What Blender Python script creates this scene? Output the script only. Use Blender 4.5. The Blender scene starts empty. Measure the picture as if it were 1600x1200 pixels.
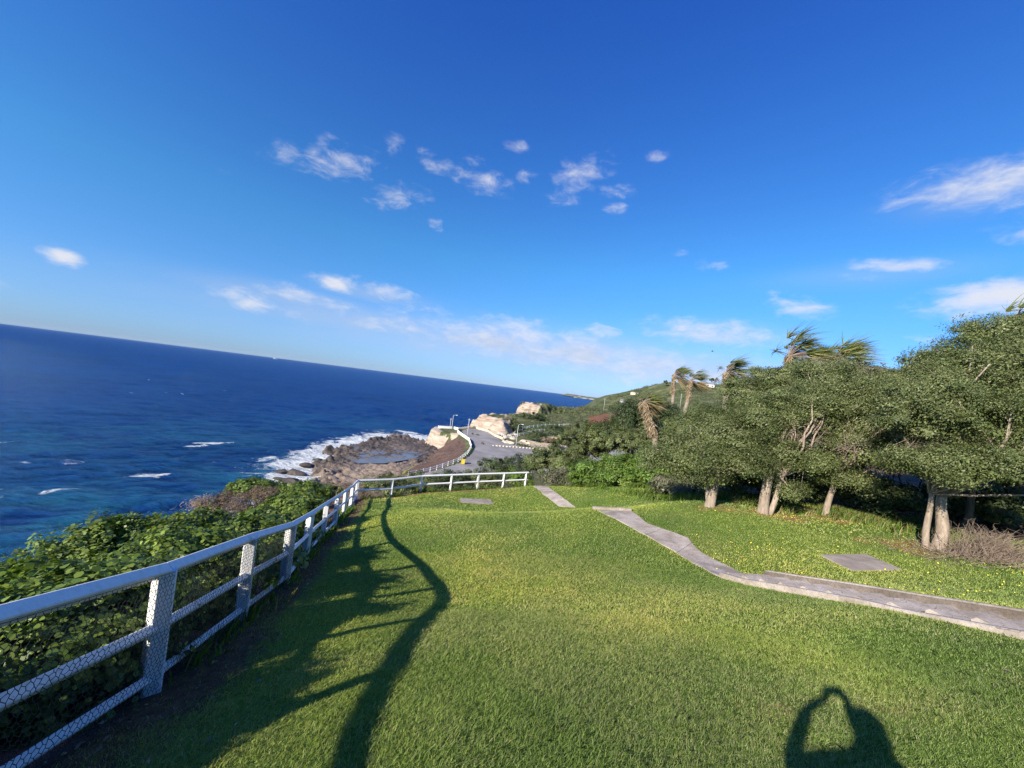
import bpy, bmesh, math, random
import numpy as np
from mathutils import Matrix, Vector

R = math.radians
SC = bpy.context.scene
COL = SC.collection
CZ = 30.0                      # lens height above the sea
F_PX = 600.0                   # focal length in pixels of a 1600 px wide picture

# ------------------------------------------------------------------ camera
PITCH, ROLL = R(0.47), R(7.17)
cam_d = bpy.data.cameras.new('camera')
cam_d.sensor_width = 36.0
cam_d.lens = F_PX / 1600.0 * 36.0
cam_d.clip_start = 0.03
cam_d.clip_end = 120000.0
cam = bpy.data.objects.new('camera', cam_d)
COL.objects.link(cam)
CAM_R = Matrix.Rotation(R(90) + PITCH, 3, 'X') @ Matrix.Rotation(ROLL, 3, 'Z')
cam.matrix_world = Matrix.Translation((0, 0, CZ)) @ CAM_R.to_4x4()
SC.camera = cam

# ------------------------------------------------------------------ sun, exposure
AZ, EL = R(42.5), R(26.3)      # the light travels towards AZ (right of the view), falling at EL
TO_SUN = Vector((-math.sin(AZ) * math.cos(EL), -math.cos(AZ) * math.cos(EL), math.sin(EL)))
sun_d = bpy.data.lights.new('sun', 'SUN')
sun_d.energy = 5.0
sun_d.angle = R(0.55)
sun_d.color = (1.0, 0.91, 0.74)
sun = bpy.data.objects.new('sun', sun_d)
sun.rotation_euler = TO_SUN.to_track_quat('Z', 'Y').to_euler()
sun.location = (-30, -30, 80)
COL.objects.link(sun)
SC.view_settings.view_transform = 'Standard'
SC.view_settings.look = 'None'
SC.view_settings.gamma = 1.0
SC.view_settings.exposure = 0.8


# ------------------------------------------------------------------ pixel helpers (1600 x 1200 picture)
def ray(px, py):
    d = CAM_R @ Vector((px - 800.0, 600.0 - py, -F_PX))
    return d.normalized()


def at(px, py, Y):
    d = ray(px, py)
    k = Y / d.y
    return Vector((d.x * k, Y, CZ + d.z * k))


def at_z(px, py, z):
    d = ray(px, py)
    k = (z - CZ) / d.z
    return Vector((d.x * k, d.y * k, z))


# ------------------------------------------------------------------ world: sky and clouds
def build_world():
    w = bpy.data.worlds.new('World')
    SC.world = w
    w.use_nodes = True
    nt = w.node_tree
    nt.nodes.clear()
    N, L = nt.nodes.new, nt.links.new
    out = N('ShaderNodeOutputWorld')
    bg = N('ShaderNodeBackground')
    bg.inputs['Strength'].default_value = 0.0575
    L(bg.outputs[0], out.inputs[0])
    sky = N('ShaderNodeTexSky')
    sky.sky_type = 'NISHITA'
    sky.sun_disc = False
    sky.sun_elevation = EL
    sky.sun_rotation = math.atan2(TO_SUN.x, TO_SUN.y)
    sky.altitude = 30
    sky.air_density = 1.0
    sky.dust_density = 0.2
    sky.ozone_density = 1.0
    hs = N('ShaderNodeHueSaturation')
    hs.inputs['Saturation'].default_value = 1.0
    hs.inputs['Hue'].default_value = 0.5
    hs.inputs['Value'].default_value = 1.05
    tint = N('ShaderNodeMix')
    tint.data_type = 'RGBA'
    tint.blend_type = 'MULTIPLY'
    tint.inputs['Factor'].default_value = 1.0
    L(sky.outputs[0], tint.inputs['A'])
    L(tint.outputs['Result'], hs.inputs['Color'])
    # clear sea air: cooler white balance aloft, a paler blue band low down
    tsep = N('ShaderNodeSeparateXYZ')
    tgeo = N('ShaderNodeTexCoord')
    L(tgeo.outputs['Generated'], tsep.inputs[0])
    trmp = N('ShaderNodeValToRGB')
    L(tsep.outputs['Z'], trmp.inputs[0])
    te = trmp.color_ramp.elements
    te.new(0.1)
    te.new(0.28)
    te.new(0.5)
    for e, (p, c) in zip(te, ((0.0, (.43, .75, 1.70)), (.10, (.50, .90, 1.62)), (.30, (.43, 1.14, 1.78)), (.75, (.24, .80, 2.2)), (1.0, (.20, .80, 2.8)))):
        e.position = p
        e.color = (*c, 1)
    L(trmp.outputs[0], tint.inputs['B'])

    def math_(op, a, b=None, clamp=False):
        n = N('ShaderNodeMath')
        n.operation = op
        n.use_clamp = clamp
        for i, v in enumerate((a, b)):
            if v is None:
                continue
            if isinstance(v, (int, float)):
                n.inputs[i].default_value = v
            else:
                L(v, n.inputs[i])
        return n.outputs[0]

    def dot(v, c):
        n = N('ShaderNodeVectorMath')
        n.operation = 'DOT_PRODUCT'
        L(v, n.inputs[0])
        n.inputs[1].default_value = c
        return n.outputs['Value']

    tc = N('ShaderNodeTexCoord')
    D = tc.outputs['Generated']
    # noise that breaks the clouds up; flattened so wisps lie level
    mp = N('ShaderNodeMapping')
    mp.inputs['Scale'].default_value = (1.0, 1.0, 2.2)
    L(D, mp.inputs['Vector'])
    n1 = N('ShaderNodeTexNoise')
    n1.inputs['Scale'].default_value = 19
    n1.inputs['Detail'].default_value = 9
    n1.inputs['Roughness'].default_value = 0.62
    n1.inputs['Distortion'].default_value = 0.35
    L(mp.outputs[0], n1.inputs['Vector'])
    # px, py, half width px, half height px, strength, turn (degrees)
    clouds = [
        (442, 238, 34, 17, .50, -38), (540, 256, 62, 24, .58, -18), (497, 232, 34, 15, .44, -50), (616, 222, 18, 17, .42, -45),
        (682, 254, 34, 17, .44, 10), (618, 305, 40, 18, .60, -22), (660, 312, 22, 18, .42, 0), (755, 283, 44, 18, .60, 5),
        (740, 258, 30, 20, .34, 0), (805, 231, 21, 14, .46, 0), (826, 276, 20, 13, .44, 0), (908, 270, 42, 22, .72, -18),
        (955, 298, 40, 10, .52, 0), (886, 306, 36, 20, .36, 0), (961, 327, 18, 9, .55, 0), (1030, 241, 24, 14, .32, 0),
        (684, 352, 18, 11, .36, 0), (355, 263, 24, 9, .30, -20), (98, 401, 22, 14, 1.15, 2), (383, 468, 36, 14, .85, 8),
        (456, 457, 44, 13, .66, 5), (524, 443, 31, 12, 1.0, -2), (612, 458, 56, 12, .58, 8), (460, 490, 24, 9, .46, 8),
        (540, 482, 60, 13, .42, 8), (720, 512, 76, 20, .66, 4), (812, 520, 60, 19, .78, 4), (640, 512, 130, 20, .46, 6),
        (890, 545, 150, 30, .60, 6), (1010, 575, 150, 30, .58, 6), (760, 540, 190, 24, .42, 7), (942, 518, 24, 10, .80, 2),
        (1110, 521, 98, 20, .76, 4), (1150, 512, 46, 14, .66, 4), (1246, 481, 42, 16, .80, 4), (1225, 458, 26, 8, .36, 4),
        (1106, 414, 28, 10, .46, 4), (1058, 394, 20, 8, .32, 4), (1386, 414, 62, 12, .76, 8), (1340, 432, 70, 12, .36, 6),
        (1538, 288, 116, 42, .78, 4), (1470, 292, 60, 20, .48, -4), (1580, 262, 60, 24, .5, 0),
        (1562, 464, 84, 30, 1.25, -4), (1452, 529, 34, 12, .42, 4), (1590, 300, 70, 26, .6, 0),
        (1700, 470, 110, 40, 1.1, 0), (1760, 330, 140, 46, .8, 0), (-90, 420, 90, 18, .6, 8), (1230, 585, 200, 22, .40, 6),
    ]
    field = None
    for (px, py, hw, hh, amp, turn) in clouds:
        c = ray(px, py)
        right = Vector((c.y, -c.x, 0)).normalized()
        up = right.cross(c).normalized()
        q = Matrix.Rotation(R(turn), 3, c)
        right, up = q @ right, q @ up
        # angular half sizes (the wide lens stretches the corners)
        cosv = -(CAM_R.transposed() @ c).z
        aw = hw / F_PX * cosv * math.sqrt(cosv) * 1.25
        ah = hh / F_PX * cosv * math.sqrt(cosv) * 1.25
        a = dot(D, tuple(right / aw))
        a = math_('SUBTRACT', a, right.dot(c) / aw)
        b = dot(D, tuple(up / ah))
        a2 = math_('MULTIPLY', a, a)
        b2 = math_('MULTIPLY', b, b)
        q2 = math_('ADD', a2, b2)
        fr = math_('GREATER_THAN', dot(D, tuple(c)), 0.5)
        g = math_('POWER', 2.7183, math_('MULTIPLY', q2, -1.0))
        g = math_('MULTIPLY', g, amp)
        g = math_('MULTIPLY', g, fr)
        field = g if field is None else math_('MAXIMUM', field, g)
    # thin low veil behind the cumulus
    veil = None
    n2 = N('ShaderNodeTexNoise')
    n2.inputs['Scale'].default_value = 7
    n2.inputs['Detail'].default_value = 6
    L(mp.outputs[0], n2.inputs['Vector'])
    for (px, py, hw, hh, amp) in ((640, 515, 190, 18, .8), (850, 548, 240, 24, 1.1), (1010, 574, 180, 26, 1.05), (480, 472, 130, 15, .55), (590, 462, 70, 10, .5),
                                  (1110, 525, 90, 16, .5), (1545, 300, 90, 26, .4), (1350, 430, 110, 16, .35)):
        c = ray(px, py)
        right = Vector((c.y, -c.x, 0)).normalized()
        up = right.cross(c).normalized()
        cosv = -(CAM_R.transposed() @ c).z
        k = cosv * math.sqrt(cosv) * 1.25 / F_PX
        a = math_('SUBTRACT', dot(D, tuple(right / (hw * k))), right.dot(c) / (hw * k))
        b = dot(D, tuple(up / (hh * k)))
        g = math_('MULTIPLY', math_('POWER', 2.7183, math_('MULTIPLY', math_('ADD', math_('MULTIPLY', a, a), math_('MULTIPLY', b, b)), -1.0)), amp)
        g = math_('MULTIPLY', g, math_('GREATER_THAN', dot(D, tuple(c)), 0.5))
        veil = g if veil is None else math_('MAXIMUM', veil, g)
    veil = math_('MULTIPLY', veil, math_('ADD', n2.outputs[0], .15), True)
    vmix = N('ShaderNodeMix')
    vmix.data_type = 'RGBA'
    L(veil, vmix.inputs['Factor'])
    L(hs.outputs[0], vmix.inputs['A'])
    vmix.inputs['B'].default_value = (5.6, 6.3, 8.0, 1)
    nz = math_('SUBTRACT', n1.outputs[0], 0.5)
    s = math_('ADD', math_('MULTIPLY', nz, 2.6), math_('MULTIPLY', field, 1.45))
    s = math_('MULTIPLY', s, math_('MINIMUM', math_('MULTIPLY', field, 4.0), 1.0))
    mr = N('ShaderNodeMapRange')
    mr.interpolation_type = 'SMOOTHSTEP'
    mr.inputs['From Min'].default_value = 0.25
    mr.inputs['From Max'].default_value = 1.9
    mr.inputs['To Max'].default_value = 0.92
    L(s, mr.inputs['Value'])
    mix = N('ShaderNodeMix')
    mix.data_type = 'RGBA'
    L(mr.outputs[0], mix.inputs['Factor'])
    L(vmix.outputs['Result'], mix.inputs['A'])
    mix.inputs['B'].default_value = (8.2, 8.3, 9.0, 1)
    L(mix.outputs['Result'], bg.inputs['Color'])


build_world()


# ------------------------------------------------------------------ generic helpers
def tag(o, label=None, cat=None, group=None, kind=None):
    if label:
        o['label'] = label
    if cat:
        o['category'] = cat
    if group:
        o['group'] = group
    if kind:
        o['kind'] = kind
    return o


def empty(name, loc, label, cat, group=None, rz=0.0):
    o = bpy.data.objects.new(name, None)
    o.empty_display_size = 0.2
    o.location = loc
    o.rotation_euler = (0, 0, rz)
    COL.objects.link(o)
    return tag(o, label, cat, group)


def mesh_obj(name, verts, faces, mat=None, parent=None, smooth=False, loc=None, attrs=None, cols=None):
    """verts (n,3) world or local; faces: (m,k) array or list of tuples. With a parent Empty the vertices are taken as world
    coordinates and shifted to the parent's frame."""
    me = bpy.data.meshes.new(name)
    v = np.asarray(verts, dtype=np.float64).reshape(-1, 3)
    if loc is not None:
        v = v - np.array(loc)
    if parent is not None:
        base = parent
        off = np.zeros(3)
        while base is not None:
            off += np.array(base.location)
            base = base.parent
        v = v - off
    if isinstance(faces, np.ndarray):
        m, k = faces.shape
        me.vertices.add(len(v))
        me.vertices.foreach_set('co', v.astype(np.float32).ravel())
        me.loops.add(m * k)
        me.loops.foreach_set('vertex_index', faces.astype(np.int32).ravel())
        me.polygons.add(m)
        me.polygons.foreach_set('loop_start', np.arange(0, m * k, k, dtype=np.int32))
        me.update(calc_edges=True)
    else:
        me.from_pydata([tuple(p) for p in v], [], faces)
        me.update()
    if smooth:
        me.shade_smooth()
    for an, av in (attrs or {}).items():
        a = me.attributes.new(an, 'FLOAT', 'POINT')
        a.data.foreach_set('value', np.asarray(av, dtype=np.float32))
    if cols is not None:
        a = me.attributes.new('tint', 'FLOAT_COLOR', 'POINT')
        c4 = np.ones((len(v), 4), dtype=np.float32)
        c4[:, :3] = cols
        a.data.foreach_set('color', c4.ravel())
    if mat is not None:
        me.materials.append(mat)
    o = bpy.data.objects.new(name, me)
    COL.objects.link(o)
    if loc is not None:
        o.location = loc
    if parent is not None:
        o.parent = parent
    return o


class MB:
    """collects simple solids into one mesh"""

    def __init__(self):
        self.v, self.f = [], []

    def add(self, vs, fs):
        b = len(self.v)
        self.v += [tuple(p) for p in vs]
        self.f += [tuple(i + b for i in f) for f in fs]

    def box(self, c, s, rot=None):
        c = Vector(c)
        vs = []
        for x in (-.5, .5):
            for y in (-.5, .5):
                for z in (-.5, .5):
                    p = Vector((x * s[0], y * s[1], z * s[2]))
                    if rot is not None:
                        p = rot @ p
                    vs.append(c + p)
        self.add(vs, [(0, 1, 3, 2), (4, 6, 7, 5), (0, 4, 5, 1), (2, 3, 7, 6), (0, 2, 6, 4), (1, 5, 7, 3)])

    def beam(self, a, b, w, h, turn=0.0):
        """rectangular bar from a to b, section w x h turned about its length"""
        a, b = Vector(a), Vector(b)
        d = (b - a).normalized()
        s = d.cross(Vector((0, 0, 1)))
        s = s.normalized() if s.length > 1e-5 else Vector((1, 0, 0))
        u = s.cross(d).normalized()
        q = Matrix.Rotation(turn, 3, d)
        s, u = q @ s, q @ u
        bev = min(w, h) * 0.09
        ring = [(-w / 2 + bev, -h / 2), (w / 2 - bev, -h / 2), (w / 2, -h / 2 + bev), (w / 2, h / 2 - bev),
                (w / 2 - bev, h / 2), (-w / 2 + bev, h / 2), (-w / 2, h / 2 - bev), (-w / 2, -h / 2 + bev)]
        vs = [p + s * x + u * y for p in (a, b) for x, y in ring]
        fs = [(i, (i + 1) % 8, 8 + (i + 1) % 8, 8 + i) for i in range(8)]
        fs += [tuple(range(7, -1, -1)), tuple(range(8, 16))]
        self.add(vs, fs)

    def tube(self, pts, rad, n=8, cap=True):
        pts = [Vector(p) for p in pts]
        rad = rad if isinstance(rad, (list, tuple)) else [rad] * len(pts)
        vs = []
        prev = None
        for i, p in enumerate(pts):
            d = (pts[min(i + 1, len(pts) - 1)] - pts[max(i - 1, 0)]).normalized()
            if prev is None:
                s = d.cross(Vector((0, 1, 0)))
                if s.length < 1e-3:
                    s = d.cross(Vector((1, 0, 0)))
            else:
                s = prev - d * prev.dot(d)
            s.normalize()
            prev = s
            u = d.cross(s)
            for k in range(n):
                a = 2 * math.pi * k / n
                vs.append(p + (s * math.cos(a) + u * math.sin(a)) * rad[i])
        fs = []
        for i in range(len(pts) - 1):
            for k in range(n):
                k2 = (k + 1) % n
                fs.append((i * n + k, i * n + k2, (i + 1) * n + k2, (i + 1) * n + k))
        if cap:
            fs.append(tuple(range(n - 1, -1, -1)))
            fs.append(tuple((len(pts) - 1) * n + k for k in range(n)))
        self.add(vs, fs)

    def build(self, name, mat, parent=None, smooth=False, loc=None):
        return mesh_obj(name, self.v, self.f, mat, parent, smooth, loc)


# ------------------------------------------------------------------ numpy noise
def _hash(ix, iy, seed):
    h = (ix.astype(np.int64) * 374761393 + iy.astype(np.int64) * 668265263 + seed * 974634777) & 0xffffffff
    h = ((h ^ (h >> 13)) * 1274126177) & 0xffffffff
    return ((h ^ (h >> 16)) & 0xffffff) / float(0xffffff)


def vnoise(x, y, seed=0):
    x, y = np.asarray(x, float), np.asarray(y, float)
    ix, iy = np.floor(x), np.floor(y)
    fx, fy = x - ix, y - iy
    fx, fy = fx * fx * (3 - 2 * fx), fy * fy * (3 - 2 * fy)
    a, b = _hash(ix, iy, seed), _hash(ix + 1, iy, seed)
    c, d = _hash(ix, iy + 1, seed), _hash(ix + 1, iy + 1, seed)
    return (a * (1 - fx) + b * fx) * (1 - fy) + (c * (1 - fx) + d * fx) * fy


def fbm(x, y, seed=0, octv=4, gain=.5):
    s, amp, t = 0, 1.0, 0
    for o in range(octv):
        s = s + amp * vnoise(x * 2 ** o + o * 17.3, y * 2 ** o - o * 9.1, seed + o)
        t += amp
        amp *= gain
    return s / t


def sstep(a, b, x):
    t = np.clip((x - a) / (b - a), 0, 1)
    return t * t * (3 - 2 * t)


def in_poly(X, Y, poly):
    X, Y = np.asarray(X, float), np.asarray(Y, float)
    ins = np.zeros(X.shape, bool)
    n = len(poly)
    for i in range(n):
        x1, y1 = poly[i][:2]
        x2, y2 = poly[(i + 1) % n][:2]
        c = (y1 > Y) != (y2 > Y)
        xi = (x2 - x1) * (Y - y1) / ((y2 - y1) if y2 != y1 else 1e-9) + x1
        ins ^= c & (X < xi)
    return ins


def dist_line(X, Y, line, closed=False, vals=None):
    """distance to a polyline, and a value carried by its points at the nearest place"""
    best = np.full(np.shape(X), 1e18)
    bv = np.zeros(np.shape(X))
    n = len(line)
    for i in range(n if closed else n - 1):
        x1, y1 = line[i][:2]
        x2, y2 = line[(i + 1) % n][:2]
        dx, dy = x2 - x1, y2 - y1
        t = np.clip(((X - x1) * dx + (Y - y1) * dy) / (dx * dx + dy * dy), 0, 1)
        d = (X - x1 - t * dx) ** 2 + (Y - y1 - t * dy) ** 2
        m = d < best
        best = np.where(m, d, best)
        if vals is not None:
            bv = np.where(m, vals[i] * (1 - t) + vals[(i + 1) % n] * t, bv)
    return np.sqrt(best), bv


# ------------------------------------------------------------------ materials
def new_mat(name):
    m = bpy.data.materials.new(name)
    m.use_nodes = True
    nt = m.node_tree
    return m, nt, nt.nodes['Principled BSDF'], nt.nodes['Material Output']


def noise_node(nt, scale, detail=5, rough=.55, coord='Object', stretch=None, dist=0.0):
    tc = nt.nodes.new('ShaderNodeTexCoord')
    src = tc.outputs[coord]
    if stretch:
        mp = nt.nodes.new('ShaderNodeMapping')
        mp.inputs['Scale'].default_value = stretch
        nt.links.new(src, mp.inputs['Vector'])
        src = mp.outputs[0]
    n = nt.nodes.new('ShaderNodeTexNoise')
    n.inputs['Scale'].default_value = scale
    n.inputs['Detail'].default_value = detail
    n.inputs['Roughness'].default_value = rough
    n.inputs['Distortion'].default_value = dist
    nt.links.new(src, n.inputs['Vector'])
    return n.outputs[0]


def ramp(nt, fac, stops):
    r = nt.nodes.new('ShaderNodeValToRGB')
    el = r.color_ramp.elements
    while len(el) < len(stops):
        el.new(0.5)
    for e, (p, c) in zip(el, stops):
        e.position = p
        e.color = (*c, 1)
    nt.links.new(fac, r.inputs[0])
    return r.outputs[0]


def mixc(nt, fac, a, b, mode='MIX'):
    n = nt.nodes.new('ShaderNodeMix')
    n.data_type = 'RGBA'
    n.blend_type = mode
    for k, v in (('Factor', fac), ('A', a), ('B', b)):
        if isinstance(v, tuple):
            n.inputs[k].default_value = (*v, 1)
        elif isinstance(v, (int, float)):
            n.inputs[k].default_value = v
        else:
            nt.links.new(v, n.inputs[k])
    return n.outputs['Result']


def attr_node(nt, name, out='Fac'):
    a = nt.nodes.new('ShaderNodeAttribute')
    a.attribute_name = name
    return a.outputs[out]


def mathn(nt, op, a, b=0.0, clamp=False):
    n = nt.nodes.new('ShaderNodeMath')
    n.operation = op
    n.use_clamp = clamp
    for i, v in enumerate((a, b)):
        if isinstance(v, (int, float)):
            n.inputs[i].default_value = v
        else:
            nt.links.new(v, n.inputs[i])
    return n.outputs[0]


def bump(nt, bsdf, h, strength=.3, dist=.02, normal=None):
    b = nt.nodes.new('ShaderNodeBump')
    b.inputs['Strength'].default_value = strength
    b.inputs['Distance'].default_value = dist
    nt.links.new(h, b.inputs['Height'])
    if normal is not None:
        nt.links.new(normal, b.inputs['Normal'])
    nt.links.new(b.outputs[0], bsdf.inputs['Normal'])
    return b.outputs[0]


def noisy(name, stops, scale, rough=.8, bstr=.3, bdist=.02, bscale=None, detail=6, coord='Object', stretch=None, spec=.3):
    m, nt, b, o = new_mat(name)
    n = noise_node(nt, scale, detail, .6, coord, stretch)
    nt.links.new(ramp(nt, n, stops), b.inputs['Base Color'])
    b.inputs['Roughness'].default_value = rough
    b.inputs['Specular IOR Level'].default_value = spec
    n2 = noise_node(nt, bscale or scale * 3, 6, .65, coord, stretch)
    if bstr:
        bump(nt, b, n2, bstr, bdist)
    return m


def leaf_mat(name, rough=.5, trans=.3, spec=.35, gain=1.0):
    m, nt, b, out = new_mat(name)
    col = attr_node(nt, 'tint', 'Color')
    nt.links.new(col, b.inputs['Base Color'])
    b.inputs['Roughness'].default_value = rough
    b.inputs['Specular IOR Level'].default_value = spec
    if trans > 0:
        t = nt.nodes.new('ShaderNodeBsdfTranslucent')
        warm = mixc(nt, 1.0, col, (1.25, 1.35, .6), 'MULTIPLY')
        nt.links.new(warm, t.inputs['Color'])
        mx = nt.nodes.new('ShaderNodeMixShader')
        mx.inputs[0].default_value = trans
        nt.links.new(b.outputs[0], mx.inputs[1])
        nt.links.new(t.outputs[0], mx.inputs[2])
        nt.links.new(mx.outputs[0], out.inputs['Surface'])
    return m


M = {}
M['leaf'] = leaf_mat('leaf', .5, .22)
M['glossy_leaf'] = leaf_mat('glossy_leaf', .45, .3, .28)
M['dry_leaf'] = leaf_mat('dry_leaf', .85, .1, .1)
M['grass_blade'] = leaf_mat('grass_blade', .55, .35, .25)
M['bark'] = noisy('bark', [(.25, (.14, .105, .08)), (.55, (.33, .265, .21)), (.8, (.46, .385, .32))], 9, .9, .8, .03, 22, stretch=(1, 1, .25))
M['dark_bark'] = noisy('dark_bark', [(.3, (.05, .04, .03)), (.75, (.15, .12, .095))], 9, .9, .6, .02, 22, stretch=(1, 1, .3))
M['palm_bark'] = noisy('palm_bark', [(.3, (.16, .13, .10)), (.75, (.36, .30, .24))], 6, .9, .6, .03, 30, stretch=(.4, .4, 3))
M['twig'] = noisy('twig', [(.3, (.13, .10, .08)), (.75, (.29, .22, .175))], 12, .9, 0)


def stained_concrete(name, lo, mid, hi):
    m, nt, b, o = new_mat(name)
    c = ramp(nt, noise_node(nt, 2.2, 10, .68), [(.28, lo), (.5, mid), (.74, hi)])
    st = ramp(nt, noise_node(nt, .75, 8, .7, dist=.6), [(.4, (.55, .52, .48)), (.58, (1, 1, 1))])
    sp = ramp(nt, noise_node(nt, 26, 6, .75), [(.36, (.62, .6, .57)), (.52, (1, 1, 1)), (.72, (1.14, 1.13, 1.12))])
    c = mixc(nt, .8, c, st, 'MULTIPLY')
    c = mixc(nt, .75, c, sp, 'MULTIPLY')
    ck = noise_node(nt, 1.6, 3, .5, dist=1.5)
    line = mathn(nt, 'LESS_THAN', mathn(nt, 'ABSOLUTE', mathn(nt, 'SUBTRACT', ck, .5)), .0035)
    c = mixc(nt, mathn(nt, 'MULTIPLY', line, .6), c, (.10, .085, .07))
    nt.links.new(c, b.inputs['Base Color'])
    b.inputs['Roughness'].default_value = .88
    bump(nt, b, noise_node(nt, 55, 8, .7), .45, .01)
    M[name] = m


M['dark_slab'] = noisy('dark_slab', [(.3, (.22, .18, .15)), (.55, (.32, .27, .23)), (.8, (.42, .37, .32))], 1.6, .85, .3, .01, 50, detail=10)
M['asphalt'] = noisy('asphalt', [(.3, (.18, .165, .155)), (.5, (.26, .24, .225)), (.7, (.33, .305, .285))], .16, .9, .2, .02, 8, detail=8)
M['metal_grey'] = noisy('metal_grey', [(.3, (.42, .42, .42)), (.7, (.58, .58, .57))], 3, .5, 0)
M['wire'] = noisy('wire', [(.3, (.02, .022, .028)), (.7, (.05, .05, .055))], 30, .6, 0)
M['yellow'] = noisy('yellow', [(.3, (.62, .40, .03)), (.7, (.75, .5, .05))], 2, .5, 0)
M['black'] = noisy('black', [(.3, (.015, .015, .017)), (.7, (.03, .03, .03))], 5, .5, 0)
M['pale_stone'] = noisy('pale_stone', [(.25, (.34, .27, .20)), (.55, (.56, .48, .38)), (.8, (.68, .60, .50))], .9, .9, .6, .1, 3)
M['dark_rock'] = noisy('dark_rock', [(.3, (.03, .025, .023)), (.7, (.11, .09, .075))], .8, .7, .8, .15, 3)
M['white_wall'] = noisy('white_wall', [(.3, (.66, .64, .60)), (.7, (.78, .77, .74))], .3, .8, .1, .02)
M['cream_wall'] = noisy('cream_wall', [(.3, (.52, .44, .33)), (.7, (.62, .54, .42))], .3, .8, .1, .02)
M['roof_red'] = noisy('roof_red', [(.3, (.22, .10, .07)), (.7, (.32, .16, .11))], .6, .8, .2, .03)
M['roof_grey'] = noisy('roof_grey', [(.3, (.18, .18, .18)), (.7, (.28, .28, .28))], .6, .8, .2, .03)


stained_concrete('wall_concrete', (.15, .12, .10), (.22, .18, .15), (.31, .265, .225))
stained_concrete('concrete', (.33, .27, .22), (.47, .40, .34), (.57, .50, .43))


def white_paint():
    m, nt, b, o = new_mat('white_paint')
    chips = noise_node(nt, 38, 5, .75)
    big = noise_node(nt, 3.5, 8, .7, 'Object')
    streak = noise_node(nt, 24, 6, .7, 'Object', (1, 1, .12))
    base = ramp(nt, streak, [(.25, (.58, .57, .54)), (.5, (.76, .755, .74)), (.8, (.82, .82, .81))])
    worn = ramp(nt, big, [(.0, (0, 0, 0)), (.60, (0, 0, 0)), (.68, (1, 1, 1))])
    wc = mixc(nt, mathn(nt, 'MULTIPLY', worn, .65), base, (.33, .28, .23))
    nt.links.new(mixc(nt, ramp(nt, chips, [(.66, (0, 0, 0)), (.72, (.8, .8, .8))]), wc, (.24, .19, .15)), b.inputs['Base Color'])
    b.inputs['Roughness'].default_value = .6
    bump(nt, b, mathn(nt, 'ADD', streak, chips), .4, .004)
    return m


M['white_paint'] = white_paint()


def glass():
    m, nt, b, o = new_mat('window_glass')
    n = noise_node(nt, 1.0, 2)
    nt.links.new(ramp(nt, n, [(.3, (.02, .03, .04)), (.7, (.05, .07, .09))]), b.inputs['Base Color'])
    b.inputs['Roughness'].default_value = .1
    return m


M['glass'] = glass()

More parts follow.
